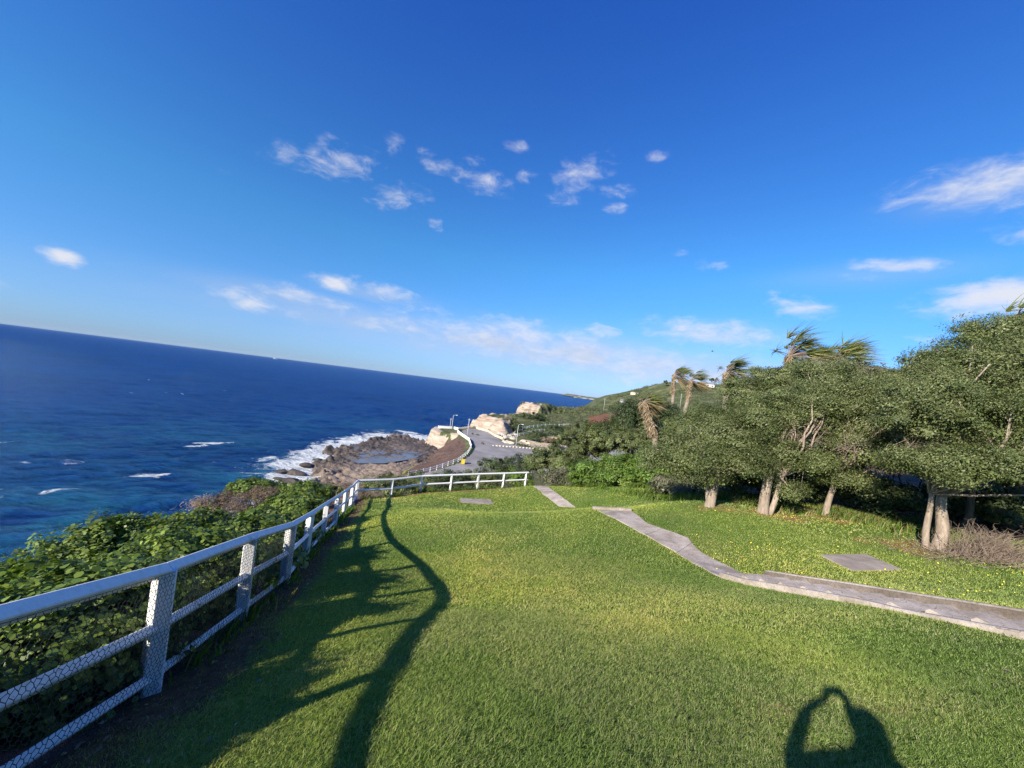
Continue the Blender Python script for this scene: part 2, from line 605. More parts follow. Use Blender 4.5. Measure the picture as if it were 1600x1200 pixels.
# ------------------------------------------------------------------ the shape of the land (heights are relative to the lens)
FENCE_N = [(-1.72, -3.2, -1.05), (-1.98, -1.5, -1.5), (-2.22, 0.0, -1.98), (-2.46, 1.62, -2.46), (-2.73, 3.28, -2.96), (-3.08, 4.96, -3.39),
           (-3.52, 6.75, -3.93), (-4.34, 9.1, -4.62), (-5.09, 11.6, -5.22), (-5.72, 13.9, -5.74), (-6.34, 16.2, -6.22),
           (-6.97, 18.5, -6.72), (-7.6, 20.8, -7.1)]
FENCE_F = [(-7.6, 20.8, -7.1), (-6.16, 22.3, -7.22), (-4.84, 24.0, -7.25), (-3.16, 25.2, -7.25), (-1.49, 26.4, -7.25), (.26, 27.45, -7.22),
           (1.88, 28.5, -7.2)]
CTRL = [
    (0, -.33, -1.68), (0, -4, -.75), (0, -9, .3), (4, -5, -.3), (9, -3, .2), (16, -3, .6), (25, 0, .8), (4, 1, -1.75), (8, 2.5, -1.45),
    (-.5, 6.7, -3.78), (-.7, 2.2, -2.28), (0, 2.6, -2.28), (0, 10, -4.3), (-2, 10, -4.55), (2.5, 6, -3.2), (2.5, 10, -4.0),
    (0, 15, -4.95), (4, 15, -4.25), (-3, 15, -5.35), (0, 19, -6.3), (4, 18.6, -5.8), (0, 23, -6.95), (4.05, 20.8, -6.1), (2.6, 27.5, -6.8),
    (6.6, 9.4, -3.86), (6.3, 4.5, -2.1), (6.4, 7, -3.0), (5.0, 14.5, -4.08), (3.7, 14.5, -4.2), (5, 12, -3.98),
    (10.4, 10.9, -3.72), (7.9, 14.4, -3.5), (10, 14.5, -3.48), (13, 15.2, -3.46), (13.7, 12, -3.37), (10, 8, -3.1), (14, 7.5, -2.7),
    (6.2, 22, -5.3), (8, 18, -4.3), (11, 20, -3.9), (18, 14, -3.2), (18, 8, -2.3), (15, 25, -4), (25, 20, -2.5), (25, 10, -1.5),
    (-9, 3, -4.2), (-10, 10, -6.2), (-12, 20, -8.8), (-16, 25, -10), (-9, 27, -9.2), (-3, 32, -9.5), (3, 35, -9.5), (10, 30, -7),
    (-14, 40, -14), (0, 45, -14), (15, 45, -8.5), (30, 40, -3), (40, 60, -3), (60, 30, 1), (25, 60, -7), (70, 70, 3), (0, 62, -18.5),
    (15, 70, -16), (-16, 66, -20), (-20, 85, -22.5), (-11, 107, -22.5), (-10, 133, -22.5), (-17, 162, -22.5), (-25, 178, -22.6), (0, 97, -22.5),
    (12, 141, -22.5), (20, 120, -22.4), (5, 115, -22.5), (2, 150, -22.4), (22, 100, -20), (45, 110, -12), (30, 155, -21), (20, 170, -21), (60, 160, -13),
    (-12, 190, -22.5), (-10, 172, -22.5), (5, 200, -21), (41, 230, -17.8), (20, 220, -19.5), (67, 260, -13), (100, 230, -6), (110, 120, 0), (160, 200, 10),
    (16, 280, -17), (6, 240, -19), (9, 258, -18), (37, 300, -12.7), (76, 400, -11.6), (107, 450, -11.0), (330, 480, 45),
    (150, 380, -2), (220, 350, 20), (180, 640, 12), (300, 700, 30), (400, 300, 35), (300, 100, 20), (150, 20, 8), (400, -40, 25), (100, -40, 6),
    (-30, -60, -6), (60, -60, 5), (90, 330, -10), (120, 300, -4),
] + [p for p in FENCE_N] + [p for p in FENCE_F[1:]] + \
       [tuple(at(px, py, Y) - Vector((0, 0, CZ))) for px, py, Y in ((938, 640, 460), (962, 629, 490), (985, 620, 510), (1003, 611, 520), (1030, 601, 520), (1060, 599, 520), (1108, 604, 500))]


def _tps_fit(P):
    P = np.array(P, float)
    n = len(P)
    S = 50.0
    xy = P[:, :2] / S
    d2 = ((xy[:, None] - xy[None]) ** 2).sum(-1)
    K = np.where(d2 > 0, .5 * d2 * np.log(np.maximum(d2, 1e-12)), 0) + np.eye(n) * 1e-6
    Q = np.c_[np.ones(n), xy]
    A = np.block([[K, Q], [Q.T, np.zeros((3, 3))]])
    sol = np.linalg.solve(A, np.r_[P[:, 2], 0, 0, 0])
    return xy, sol, S


_XY, _SOL, _S = _tps_fit(CTRL)


def tps(X, Y):
    x, y = np.ravel(np.asarray(X, float)) / _S, np.ravel(np.asarray(Y, float)) / _S
    r = np.empty(len(x))
    n = len(_XY)
    for a in range(0, len(x), 40000):
        b = min(a + 40000, len(x))
        d2 = (x[a:b, None] - _XY[None, :, 0]) ** 2 + (y[a:b, None] - _XY[None, :, 1]) ** 2
        r[a:b] = (.5 * d2 * np.log(np.maximum(d2, 1e-12))) @ _SOL[:n] + _SOL[n] + _SOL[n + 1] * x[a:b] + _SOL[n + 2] * y[a:b]
    return r.reshape(np.shape(X))


# line where the land starts to fall to the sea: x, y, width of the fall
COAST = [(-14, -90, 40), (-12, 0, 40), (-13, 20, 36), (-15, 40, 30), (-18, 65, 30), (-20.5, 85, 28), (-16, 95, 28), (-12.6, 107, 28), (-11.6, 120, 28),
         (-11.8, 133, 28), (-14, 148, 26), (-19, 160, 18), (-29, 163, 7), (-33, 170, 5), (-33, 180, 5), (-24, 186, 5), (-20, 198, 5), (-16, 215, 6),
         (-7, 235, 8), (-1, 256, 8), (6, 275, 7), (14, 298, 8), (40, 335, 12), (84, 420, 20), (106, 470, 20), (150, 620, 30), (200, 900, 40)]
LAND = [c[:2] for c in COAST] + [(3000, 900), (3000, -90)]


def mound(X, Y, poly, h, w):
    d, _ = dist_line(X, Y, poly, True)
    ins = in_poly(X, Y, poly)
    s = np.where(ins, 1.0, 1 - np.clip(d / w, 0, 1))
    return -60 + (h + 60) * np.where(ins, 1, 1 - (1 - s) ** 1.0 * .55)


ROCK1 = [(-15.5, 200), (-13, 197), (-9, 193.5), (-5.8, 187), (-2.6, 179), (.2, 183), (2, 205), (0, 222), (-9, 220)]
ROCK2 = [(9, 276), (13, 268), (21, 268), (32, 285), (36, 305), (22, 296)]


def height(X, Y, detail=True):
    """height of the land relative to the lens"""
    X, Y = np.asarray(X, float), np.asarray(Y, float)
    z = tps(X, Y)
    d, w = dist_line(X, Y, COAST, False, [c[2] for c in COAST])
    ins = in_poly(X, Y, LAND)
    t = np.where(ins, 0, np.clip(d / w, 0, 1))
    t = np.where(w > 15, t, np.clip(t * 1.0, 0, 1) ** .7)
    sea = -34.0
    z = z * (1 - t) + np.minimum(z, sea) * t
    far = Y > 60
    if np.any(far):
        for poly, h, wd in ((ROCK1, -16.9, 3.2), (ROCK2, -10.6, 4.0)):
            wx = X + (fbm(X / 3.2, Y / 3.2, 33, 4) - .5) * 5.5
            wy = Y + (fbm(X / 3.2, Y / 3.2, 34, 4) - .5) * 5.5
            dd, _ = dist_line(wx, wy, poly, True)
            pin = in_poly(wx, wy, poly)
            k = np.where(pin, 1, 1 - np.clip(dd / wd, 0, 1))
            k = np.round(k * 5 + fbm(X / 3, Y / 3, 5) * .8 - .4) / 5 * .5 + k * .5
            k = np.clip(k, 0, 1)
            hh = h + .6 + (fbm(X / 4, Y / 4, 31, 5) - .5) * 4.2 - np.where(pin, np.clip(2.5 - dd, 0, 2.5) ** 1.5 * .35, 0) * 1.0
            z = np.where((k > 0) & far, np.maximum(z, z * (1 - k) + hh * k), z)
        rough = sstep(60, 110, Y) * np.where(ins | (t < 1), 1, 0)
        onroad = sstep(0, 4, road_clear(X, Y))
        z = z + rough * onroad * ((fbm(X / 9, Y / 9, 3, 5) - .5) * 2.2) * np.clip(.35 + t * 2, 0, 1.2)
    if detail:
        z = z + (fbm(X * .9, Y * .9, 11, 3) - .5) * .06
    return z


ROAD = [(-19.5, 87), (-11, 107), (-10, 120), (-10.2, 133), (-12.6, 148), (-17.5, 161), (-20, 175), (-18, 187), (-14.5, 189), (-8.5, 181), (-5, 168),
        (0, 152), (13, 146), (30, 143), (48, 140), (52, 128), (24, 120), (6, 101), (-8, 93)]


def road_clear(X, Y):
    d, _ = dist_line(X, Y, ROAD, True)
    return np.where(in_poly(X, Y, ROAD), 0, d)


def hz(x, y):
    """world height of the ground under a single point"""
    return float(height(np.array([x]), np.array([y]))[0]) + CZ


def gp(px, py, lift=0.0):
    """the place on the ground that a pixel of the picture shows"""
    d = ray(px, py)
    t = np.arange(1.5, 60, .04)
    z = height(d.x * t, d.y * t)
    below = np.nonzero(d.z * t < z)[0]
    k = t[below[0]] if len(below) else 40
    return Vector((d.x * k, d.y * k, hz(d.x * k, d.y * k) + lift))


# ------------------------------------------------------------------ lawn and hillside
LAWN = [(p[0] + .02, p[1]) for p in FENCE_N] + [(p[0], p[1] + .1) for p in FENCE_F[1:]] + \
       [(4.6, 29.5), (6.4, 28.0), (8.0, 24.5), (9.4, 20.0), (10.5, 17.2), (13.5, 16.8), (16.0, 15.2), (18.0, 13.6), (22, 12.6), (26, 12), (26, -9), (-1.2, -9)]


def ground_mats():
    m, nt, b, o = new_mat('lawn_soil')
    n = noise_node(nt, .9, 8, .65)
    f = noise_node(nt, 55, 4, .7)
    g = ramp(nt, n, [(.3, (.08, .13, .02)), (.52, (.115, .17, .03)), (.7, (.15, .18, .045))])
    g = mixc(nt, .6, g, ramp(nt, f, [(.35, (.35, .4, .3)), (.65, (1.5, 1.5, 1.3))]), 'MULTIPLY')
    soil = ramp(nt, noise_node(nt, 7, 8, .7), [(.3, (.05, .032, .018)), (.55, (.12, .075, .042)), (.8, (.22, .15, .09))])
    dry = ramp(nt, noise_node(nt, 12, 8, .7), [(.3, (.16, .085, .035)), (.6, (.30, .17, .08)), (.8, (.38, .27, .15))])
    e = noise_node(nt, 5, 6, .7)
    bare = mathn(nt, 'MULTIPLY_ADD', e, .9)
    def mask(a):
        s = mathn(nt, 'ADD', attr_node(nt, a), mathn(nt, 'MULTIPLY', mathn(nt, 'SUBTRACT', e, .5), .9))
        mr = nt.nodes.new('ShaderNodeMapRange')
        mr.interpolation_type = 'SMOOTHSTEP'
        mr.inputs['From Min'].default_value = .35
        mr.inputs['From Max'].default_value = .62
        nt.links.new(s, mr.inputs['Value'])
        return mr.outputs[0]
    c = mixc(nt, mask('dry'), g, dry)
    c = mixc(nt, mask('bare'), c, soil)
    nt.links.new(c, b.inputs['Base Color'])
    b.inputs['Roughness'].default_value = .95
    b.inputs['Specular IOR Level'].default_value = .1
    bump(nt, b, f, .8, .03)
    M['lawn'] = m

    m, nt, b, o = new_mat('hillside_ground')
    geo = nt.nodes.new('ShaderNodeNewGeometry')
    sep = nt.nodes.new('ShaderNodeSeparateXYZ')
    nt.links.new(geo.outputs['True Normal'], sep.inputs[0])
    n = noise_node(nt, .07, 9, .65)
    n2 = noise_node(nt, .5, 8, .7)
    green = ramp(nt, n, [(.32, (.05, .066, .03)), (.48, (.085, .103, .045)), (.58, (.135, .14, .068)), (.7, (.22, .185, .11))])
    green = mixc(nt, .55, green, ramp(nt, n2, [(.35, (.35, .4, .35)), (.65, (1.5, 1.45, 1.3))]), 'MULTIPLY')
    strata = noise_node(nt, .35, 8, .65, 'Object', (.35, .35, 3.2))
    rock = ramp(nt, strata, [(.28, (.15, .11, .08)), (.42, (.34, .26, .195)), (.55, (.44, .36, .285)), (.72, (.54, .47, .39))])
    brown = ramp(nt, n2, [(.3, (.065, .04, .032)), (.55, (.14, .09, .07)), (.8, (.21, .145, .11))])
    red = ramp(nt, n2, [(.3, (.13, .055, .035)), (.6, (.22, .11, .065)), (.85, (.25, .17, .09))])
    def mk(a, k=.5):
        s = mathn(nt, 'ADD', attr_node(nt, a), mathn(nt, 'MULTIPLY', mathn(nt, 'SUBTRACT', n2, .5), k))
        mr = nt.nodes.new('ShaderNodeMapRange')
        mr.interpolation_type = 'SMOOTHSTEP'
        mr.inputs['From Min'].default_value = .38
        mr.inputs['From Max'].default_value = .62
        nt.links.new(s, mr.inputs['Value'])
        return mr.outputs[0]
    c = mixc(nt, mk('brown'), green, brown)
    c = mixc(nt, mk('red', .8), c, red)
    c = mixc(nt, mk('sand', .9), c, (.50, .41, .29))
    c = mixc(nt, mk('rock', .5), c, rock)
    c = mixc(nt, mk('lime', .9), c, (.22, .26, .04))
    nt.links.new(c, b.inputs['Base Color'])
    b.inputs['Roughness'].default_value = .95
    b.inputs['Specular IOR Level'].default_value = .1
    bump(nt, b, mathn(nt, 'ADD', n2, strata), 1.0, .5)
    M['hillside'] = m


ground_mats()


def zone(X, Y, poly, soft):
    d, _ = dist_line(X, Y, poly, True)
    return np.clip(.5 + np.where(in_poly(X, Y, poly), 1, -1) * d / (2 * soft), 0, 1)


def grid_faces(nx, ny):
    i, j = np.meshgrid(np.arange(nx - 1), np.arange(ny - 1), indexing='ij')
    a = (i * ny + j).ravel()
    return np.c_[a, a + ny, a + ny + 1, a + 1]


def hill_attrs(X, Y, Z):
    d, w = dist_line(X, Y, COAST, False, [c[2] for c in COAST])
    ins = in_poly(X, Y, LAND)
    out = np.where(ins, 0, d)
    rock = np.zeros(X.shape)
    cliffy = (w < 13) & (Y > 150)
    rock = np.where(cliffy & (out > .15), 1.0, rock)
    rock = np.maximum(rock, np.where(cliffy & (d < 3.6), .8, 0) * (w < 8))
    for poly, wd in ((ROCK1, 3.4), (ROCK2, 4.5)):
        dd, _ = dist_line(X, Y, poly, True)
        pin = in_poly(X, Y, poly)
        rock = np.maximum(rock, np.where(pin, np.clip(1.25 - dd / 4.2, 0, 1), np.clip(1.6 - dd / wd, 0, 1)))
    # grass takes the landward side of the two outcrops
    rock *= np.where((X > 1.6 + (Y - 190) * .05) & (Y < 235) & (Y > 185), .0, 1)
    rock *= np.where((X > 22 + (Y - 270) * .25) & (Y > 250) & (Y < 330), .0, 1)
    brown = np.clip(np.where((~ins) & (Y > 60) & (Y < 162), out / 2.5, 0), 0, 1)
    brown = np.maximum(brown, np.where((~ins) & (Y <= 60), .42, 0))
    # grassy crown of the near headland
    brown = np.where((Y > 160) & (Y < 178), 0.25, brown)
    red = zone(X, Y, [(48, 232), (84, 245), (90, 275), (74, 290), (56, 268)], 5)
    sand = np.maximum(zone(X, Y, [(4, 157), (12, 149), (30, 146), (46, 150), (44, 160), (22, 162), (8, 168)], 2) * .8,
                      zone(X, Y, [(16, 172), (32, 168), (40, 172), (34, 180), (18, 180)], 3) * .72)
    lime = np.where((~ins) & (Y > 75) & (Y < 150), np.clip(1 - abs(out - w * .58) / 2.2, 0, 1) * .75, 0)
    white = zone(X, Y, [(-22, 158), (-19.5, 158), (-19.5, 166), (-24, 166)], 1.2)
    sand = np.maximum(sand, white * .95)
    return dict(rock=rock, brown=brown, red=red, sand=sand, lime=lime)


def build_ground():
    # near patch, fine
    xs = np.arange(-14, 30.01, .22)
    ys = np.arange(-12, 36.01, .22)
    X, Y = np.meshgrid(xs, ys, indexing='ij')
    Z = height(X, Y)
    V = np.c_[X.ravel(), Y.ravel(), Z.ravel() + CZ]
    F = grid_faces(len(xs), len(ys))
    cx, cy = V[F, 0].mean(1), V[F, 1].mean(1)
    keep = in_poly(cx, cy, LAWN)
    dn, _ = dist_line(X, Y, FENCE_N)
    df, _ = dist_line(X, Y, FENCE_F)
    bare = np.clip(1.02 - dn / (.75 + .5 * vnoise(X * .7, Y * .7, 5)), 0, 1)
    dry = np.maximum(np.clip(1.25 - df / .75, 0, 1), np.clip(1.1 - dn / 1.0, 0, 1) * sstep(8, 14, Y))
    # litter and dead grass under the trees, worn patches
    for (x, y, r, k) in ((8.1, 14.3, 1.2, .75), (10.2, 14.4, 1.5, .8), (12.8, 14.9, 1.4, .9), (13.2, 12.1, 1.6, .85), (12.0, 12.6, .9, .55), (15, 11.8, 1.5, .8),
                         (2.4, 3.1, .55, .52), (3.4, 3.2, .45, .5), (5.0, 3.4, .5, .48), (6.8, 9.2, .5, .62), (5.3, 14.3, .5, .5)):
        q = np.clip(1 - np.hypot(X - x, (Y - y) * 1.6) / (r * (.55 + 1.0 * vnoise(X * 1.5, Y * 1.5, 19))), 0, 1)
        dry = np.maximum(dry, np.minimum(q * 1.6, 1) * k)
    at_ = dict(bare=bare.ravel(), dry=dry.ravel())
    used, inv = np.unique(F[keep], return_inverse=True)
    lawn = mesh_obj('lawn', V[used], inv.reshape(-1, 4), M['lawn'], smooth=True, attrs={k: v[used] for k, v in at_.items()})
    tag(lawn, kind='structure')
    # the rest of the patch, then the coarser land around it
    used, inv = np.unique(F[~keep], return_inverse=True)
    A = hill_attrs(X, Y, Z)
    A['brown'] = np.maximum(A['brown'], np.where((X < -2) | (Y > 20), .8, .62))
    verts, faces, atts = [V[used]], [inv.reshape(-1, 4)], {k: [v.ravel()[used]] for k, v in A.items()}
    n0 = len(used)
    gx = np.r_[np.linspace(-75, -40, 24, endpoint=False), np.arange(-40, -14, 1.0), np.arange(-14, 30, 1.0), np.arange(30, 60, 1.25), np.arange(60, 140, 3.0),
               np.geomspace(140, 900, 40)]
    gy = np.r_[np.linspace(-90, -12, 14, endpoint=False), np.arange(-12, 36, 1.5), np.arange(36, 330, 1.1), np.arange(330, 560, 5.0), np.geomspace(560, 900, 14)]
    gx = np.unique(np.round(np.r_[gx, -14.0, 30.0], 4))
    gy = np.unique(np.round(np.r_[gy, -12.0, 36.0], 4))
    X2, Y2 = np.meshgrid(gx, gy, indexing='ij')
    # the fine patch ends a little inside 30 / 36
    Z2 = height(X2, Y2)
    F2 = grid_faces(len(gx), len(gy))
    V2 = np.c_[X2.ravel(), Y2.ravel(), Z2.ravel() + CZ]
    cx, cy = V2[F2, 0].mean(1), V2[F2, 1].mean(1)
    F2 = F2[~((cx > -14) & (cx < xs[-1]) & (cy > -12) & (cy < ys[-1]))]
    F2 = F2[(V2[F2, 2].max(1) > -2.5)]
    A2 = hill_attrs(X2, Y2, Z2)
    verts.append(V2)
    faces.append(F2 + n0)
    for k in atts:
        atts[k].append(A2[k].ravel())
    hill = mesh_obj('hillside', np.vstack(verts), np.vstack(faces), M['hillside'], smooth=True, attrs={k: np.concatenate(v) for k, v in atts.items()})
    tag(hill, kind='structure')


build_ground()


def build_road():
    # a dense sheet draped over the flat at the foot of the hill
    xs, ys = np.arange(-26, 54, .8), np.arange(84, 192, .8)
    X, Y = np.meshgrid(xs, ys, indexing='ij')
    F = grid_faces(len(xs), len(ys))
    Z = height(X, Y, False) + CZ + .12
    V = np.c_[X.ravel(), Y.ravel(), Z.ravel()]
    keep = in_poly(V[F, 0].mean(1), V[F, 1].mean(1), ROAD)
    used, inv = np.unique(F[keep], return_inverse=True)
    o = mesh_obj('road', V[used], inv.reshape(-1, 4), M['asphalt'], smooth=True)
    tag(o, kind='structure')


build_road()


# ------------------------------------------------------------------ concrete paths, slabs and steps
def strip(name, left, right, thick, mat, lift=.03):
    """concrete strip between two edges given as pixels on the ground"""
    def resample(px):
        pts = [gp(*p) for p in px]
        out = []
        for i in range(len(pts) - 1):
            for k in range(6):
                out.append(pts[i].lerp(pts[i + 1], k / 6))
        return out + [pts[-1]]
    Lp, Rp = resample(left), resample(right)
    # tooled joints across the strip about every 1.2 m
    L2, R2, groove, run = [Lp[0]], [Rp[0]], [0.0], 0.0
    for i in range(1, len(Lp)):
        seg = ((Lp[i] + Rp[i]) / 2 - (Lp[i - 1] + Rp[i - 1]) / 2).length
        if int((run + seg) / 1.2) > int(run / 1.2):
            for f, g_ in ((.40, 0), (.43, .025), (.50, .025), (.53, 0)):
                L2.append(Lp[i - 1].lerp(Lp[i], f))
                R2.append(Rp[i - 1].lerp(Rp[i], f))
                groove.append(g_)
        run += seg
        L2.append(Lp[i])
        R2.append(Rp[i])
        groove.append(0.0)
    Lp, Rp = L2, R2
    n = len(Lp)
    cols = 9
    V, F = [], []
    for i in range(n):
        for k in range(cols):
            p = Lp[i].lerp(Rp[i], k / (cols - 1))
            e = .022 * (vnoise(p.x * 2.3, p.y * 2.3, 15) - .5) if k in (0, cols - 1) else 0
            V.append((p.x + e * 3, p.y, hz(p.x, p.y) + lift + e - groove[i]))
    for i in range(n):                      # skirts
        for k in (0, cols - 1):
            p = V[i * cols + k]
            V.append((p[0], p[1], p[2] - thick))
    b = n * cols
    for i in range(n - 1):
        for k in range(cols - 1):
            F.append((i * cols + k, i * cols + k + 1, (i + 1) * cols + k + 1, (i + 1) * cols + k))
        F.append((i * cols, (i + 1) * cols, b + 2 * (i + 1), b + 2 * i))
        F.append(((i + 1) * cols + cols - 1, i * cols + cols - 1, b + 2 * i + 1, b + 2 * (i + 1) + 1))
    for i in (0, n - 1):
        ring = [i * cols + k for k in range(cols)] + [b + 2 * i + 1, b + 2 * i]
        F.append(tuple(ring if i == 0 else ring[::-1]))
    o = mesh_obj(name, V, F, mat, smooth=False)
    return o


PATH_L = [(934, 799), (962, 812), (990, 827), (1016, 841), (1044, 857), (1078, 877), (1100, 890), (1112, 897), (1124, 902)]
PATH_R = [(984, 799), (997, 808), (1012, 820), (1042, 830), (1074, 842), (1092, 862), (1132, 885), (1160, 897), (1190, 906)]
pth = strip('path', PATH_L, PATH_R, .15, M['concrete'])
tag(pth, kind='structure')
pth2 = strip('path', [(833, 760), (848, 772), (864, 784), (874, 792)], [(852, 760), (868, 770), (884, 782), (900, 793)], .15, M['concrete'])
tag(pth2, kind='structure')


def slab(corners, label, mat, lift=.035):
    P = [gp(*c) for c in corners]
    c = sum(P, Vector()) / 4
    bm = bmesh.new()
    n = 9
    g = [[None] * n for _ in range(n)]
    rnd = random.Random(3)
    for i in range(n):
        for j in range(n):
            a = P[0].lerp(P[1], i / (n - 1))
            b = P[3].lerp(P[2], i / (n - 1))
            p = a.lerp(b, j / (n - 1))
            ed = .006 if i in (0, n - 1) or j in (0, n - 1) else 0
            g[i][j] = bm.verts.new((p.x - c.x, p.y - c.y, p.z - c.z + lift + rnd.uniform(-.004, .004) - ed))
    for i in range(n - 1):
        for j in range(n - 1):
            bm.faces.new((g[i][j], g[i + 1][j], g[i + 1][j + 1], g[i][j + 1]))
    edges = [e for e in bm.edges if e.is_boundary]
    r = bmesh.ops.extrude_edge_only(bm, edges=edges)
    for v in [x for x in r['geom'] if isinstance(x, bmesh.types.BMVert)]:
        v.co.z -= .2
    bmesh.ops.recalc_face_normals(bm, faces=bm.faces)
    me = bpy.data.meshes.new('concrete_slab')
    bm.to_mesh(me)
    bm.free()
    me.materials.append(mat)
    o = bpy.data.objects.new('concrete_slab', me)
    o.location = c
    COL.objects.link(o)
    return tag(o, label, 'concrete slab')


slab([(1282, 868), (1352, 867), (1408, 891), (1332, 893)], 'large weathered concrete slab set in the grass below the split-trunk tree', M['dark_slab'])
slab([(719, 779.5), (766, 781), (771, 788), (720, 785.5)], 'small pale concrete slab set in the lawn near the far white fence', M['concrete'])
# kerb end of the path at the crest
kb = MB()
a, b = gp(926, 796), gp(986, 798.5)
a2, b2 = gp(912, 795.5), a
kb.beam(Vector((a.x, a.y, a.z + .03)), Vector((b.x, b.y, b.z + .03)), .16, .14)
o = kb.build('path_kerb', M['concrete'], loc=(a + b) / 2)
tag(o, 'pale concrete kerb across the far end of the upper path', 'kerb')


def build_steps():
    L0, L1 = gp(1126, 903), gp(1600, 1001)
    d = (L1 - L0)
    d.z = 0
    run = d.length
    d.normalize()
    side = Vector((-d.y, d.x, 0))
    if side.x < 0:
        side = -side
    root = empty('concrete_steps', L0, 'flight of worn concrete steps descending across the lawn beside a low wall', 'steps')
    nst = 17
    z0, z1 = L0.z, L1.z
    tread = .46
    slope = (z1 - z0) / run
    W = max(.7, min(1.3, (gp(1192, 907) - L0).dot(side) - .14))
    rnd = random.Random(5)
    for i in range(nst):
        c = L0 + d * (tread * (i + .5)) + side * (W / 2 + .14)
        zt = z0 + slope * tread * (i + .3) + .10
        mb = MB()
        h = .5
        mb.beam(c + side * (-W / 2 + .002) + Vector((0, 0, zt - z0 - h / 2)), c + side * (W / 2 - .002) + Vector((0, 0, zt - z0 - h / 2)), tread + .03, h)
        mb.build('step', M['concrete'], root)

    def wall(off, w, rise, a, b, name, mat, wob):
        n = 40
        V, F = [], []
        for i in range(n):
            t = a + (b - a) * i / (n - 1)
            p = L0 + d * t + side * off
            z = z0 + slope * t + rise + (vnoise(t * 1.7, off, 4) - .5) * wob
            for (s, zz) in ((0, z - .6), (0, z - .015), (.015, z), (w - .015, z), (w, z - .015), (w, z - .6)):
                q = p + side * s
                V.append((q.x, q.y, zz))
        for i in range(n - 1):
            for k in range(5):
                F.append((i * 6 + k, i * 6 + k + 1, (i + 1) * 6 + k + 1, (i + 1) * 6 + k))
        F.append((5, 4, 3, 2, 1, 0))
        F.append(tuple((n - 1) * 6 + k for k in range(6)))
        mesh_obj(name, V, F, mat, root)
    wall(0, .13, .10, -.05, tread * nst, 'edge_kerb', M['concrete'], .05)
    t0 = (gp(1192, 907) - L0).dot(d)
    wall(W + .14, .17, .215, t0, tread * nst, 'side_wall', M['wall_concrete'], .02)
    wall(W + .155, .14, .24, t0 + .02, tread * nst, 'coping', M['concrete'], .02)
    return L0, d, side, slope


STEPS = build_steps()


# ------------------------------------------------------------------ sea
SHELF = [tuple(at_z(px, py, 1.0)[:2]) for px, py in
         [(668, 690), (650, 683), (622, 679), (600, 681), (572, 687), (548, 692), (528, 697), (510, 704), (526, 710), (502, 717), (486, 722), (492, 728),
          (468, 738), (480, 744), (470, 752), (455, 764), (440, 775)]] + [(-34, 75), (-27, 92), (-22, 108), (-20, 130), (-20, 150), (-28, 168)]


def sea_mat():
    m, nt, b, o = new_mat('sea_water')
    big = noise_node(nt, .012, 6, .6)
    deep = ramp(nt, big, [(.35, (.0008, .015, .085)), (.6, (.0016, .028, .14))])
    teal = attr_node(nt, 'shallow')
    tn = noise_node(nt, .05, 7, .65, dist=.8)
    tm = mathn(nt, 'MULTIPLY', teal, ramp(nt, tn, [(.36, (0, 0, 0)), (.62, (1, 1, 1))]), True)
    c = mixc(nt, tm, deep, (.022, .16, .22))
    fo = attr_node(nt, 'foam')
    fn = noise_node(nt, .16, 9, .72, dist=1.2)
    fm = mathn(nt, 'ADD', fo, mathn(nt, 'MULTIPLY', mathn(nt, 'SUBTRACT', fn, .5), 1.9))
    mr = nt.nodes.new('ShaderNodeMapRange')
    mr.interpolation_type = 'SMOOTHSTEP'
    mr.inputs['From Min'].default_value = .42
    mr.inputs['From Max'].default_value = .72
    nt.links.new(fm, mr.inputs['Value'])
    fmask = mathn(nt, 'MULTIPLY', mr.outputs[0], mathn(nt, 'GREATER_THAN', fo, .03))
    c = mixc(nt, fmask, c, (.78, .82, .84))
    w1 = noise_node(nt, .30, 9, .66, 'Object', (.55, 1.5, 1))
    w2 = noise_node(nt, 1.3, 5, .62, 'Object', (.55, 1.5, 1))
    bp = nt.nodes.new('ShaderNodeBump')
    bp.inputs['Strength'].default_value = 1.0
    bp.inputs['Distance'].default_value = 4.5
    nt.links.new(mathn(nt, 'ADD', w1, mathn(nt, 'MULTIPLY', w2, .30)), bp.inputs['Height'])
    # a rough sea never mirrors the horizon fully: its facets lean, so the grazing reflection stays weak
    df = nt.nodes.new('ShaderNodeBsdfDiffuse')
    gl = nt.nodes.new('ShaderNodeBsdfGlossy')
    gl.inputs['Roughness'].default_value = .12
    gl.inputs['Color'].default_value = (.42, .70, 1.0, 1)
    fr = nt.nodes.new('ShaderNodeFresnel')
    fr.inputs['IOR'].default_value = 1.33
    nt.links.new(c, df.inputs['Color'])
    for x in (df, gl, fr):
        nt.links.new(bp.outputs[0], x.inputs['Normal'])
    k = mathn(nt, 'MULTIPLY', mathn(nt, 'MULTIPLY', fr.outputs[0], .36), mathn(nt, 'SUBTRACT', 1.0, fmask))
    mx = nt.nodes.new('ShaderNodeMixShader')
    nt.links.new(k, mx.inputs[0])
    nt.links.new(df.outputs[0], mx.inputs[1])
    nt.links.new(gl.outputs[0], mx.inputs[2])
    nt.links.new(mx.outputs[0], o.inputs['Surface'])
    M['sea'] = m


sea_mat()
CAPS = [(237, 745, 5.0, 1.3, .85), (332, 693, 7, .8, .75), (302, 697, 4, .6, .7), (120, 765, 9, .7, .45), (60, 770, 8, .8, .45), (575, 672, 6, .7, .5), (505, 672, 6, .6, .35),
        (20, 690, 8, .7, .4), (640, 676, 10, 1.6, 1.0), (560, 684, 8, 1.5, 1.0), (410, 720, 7, .7, .3)]


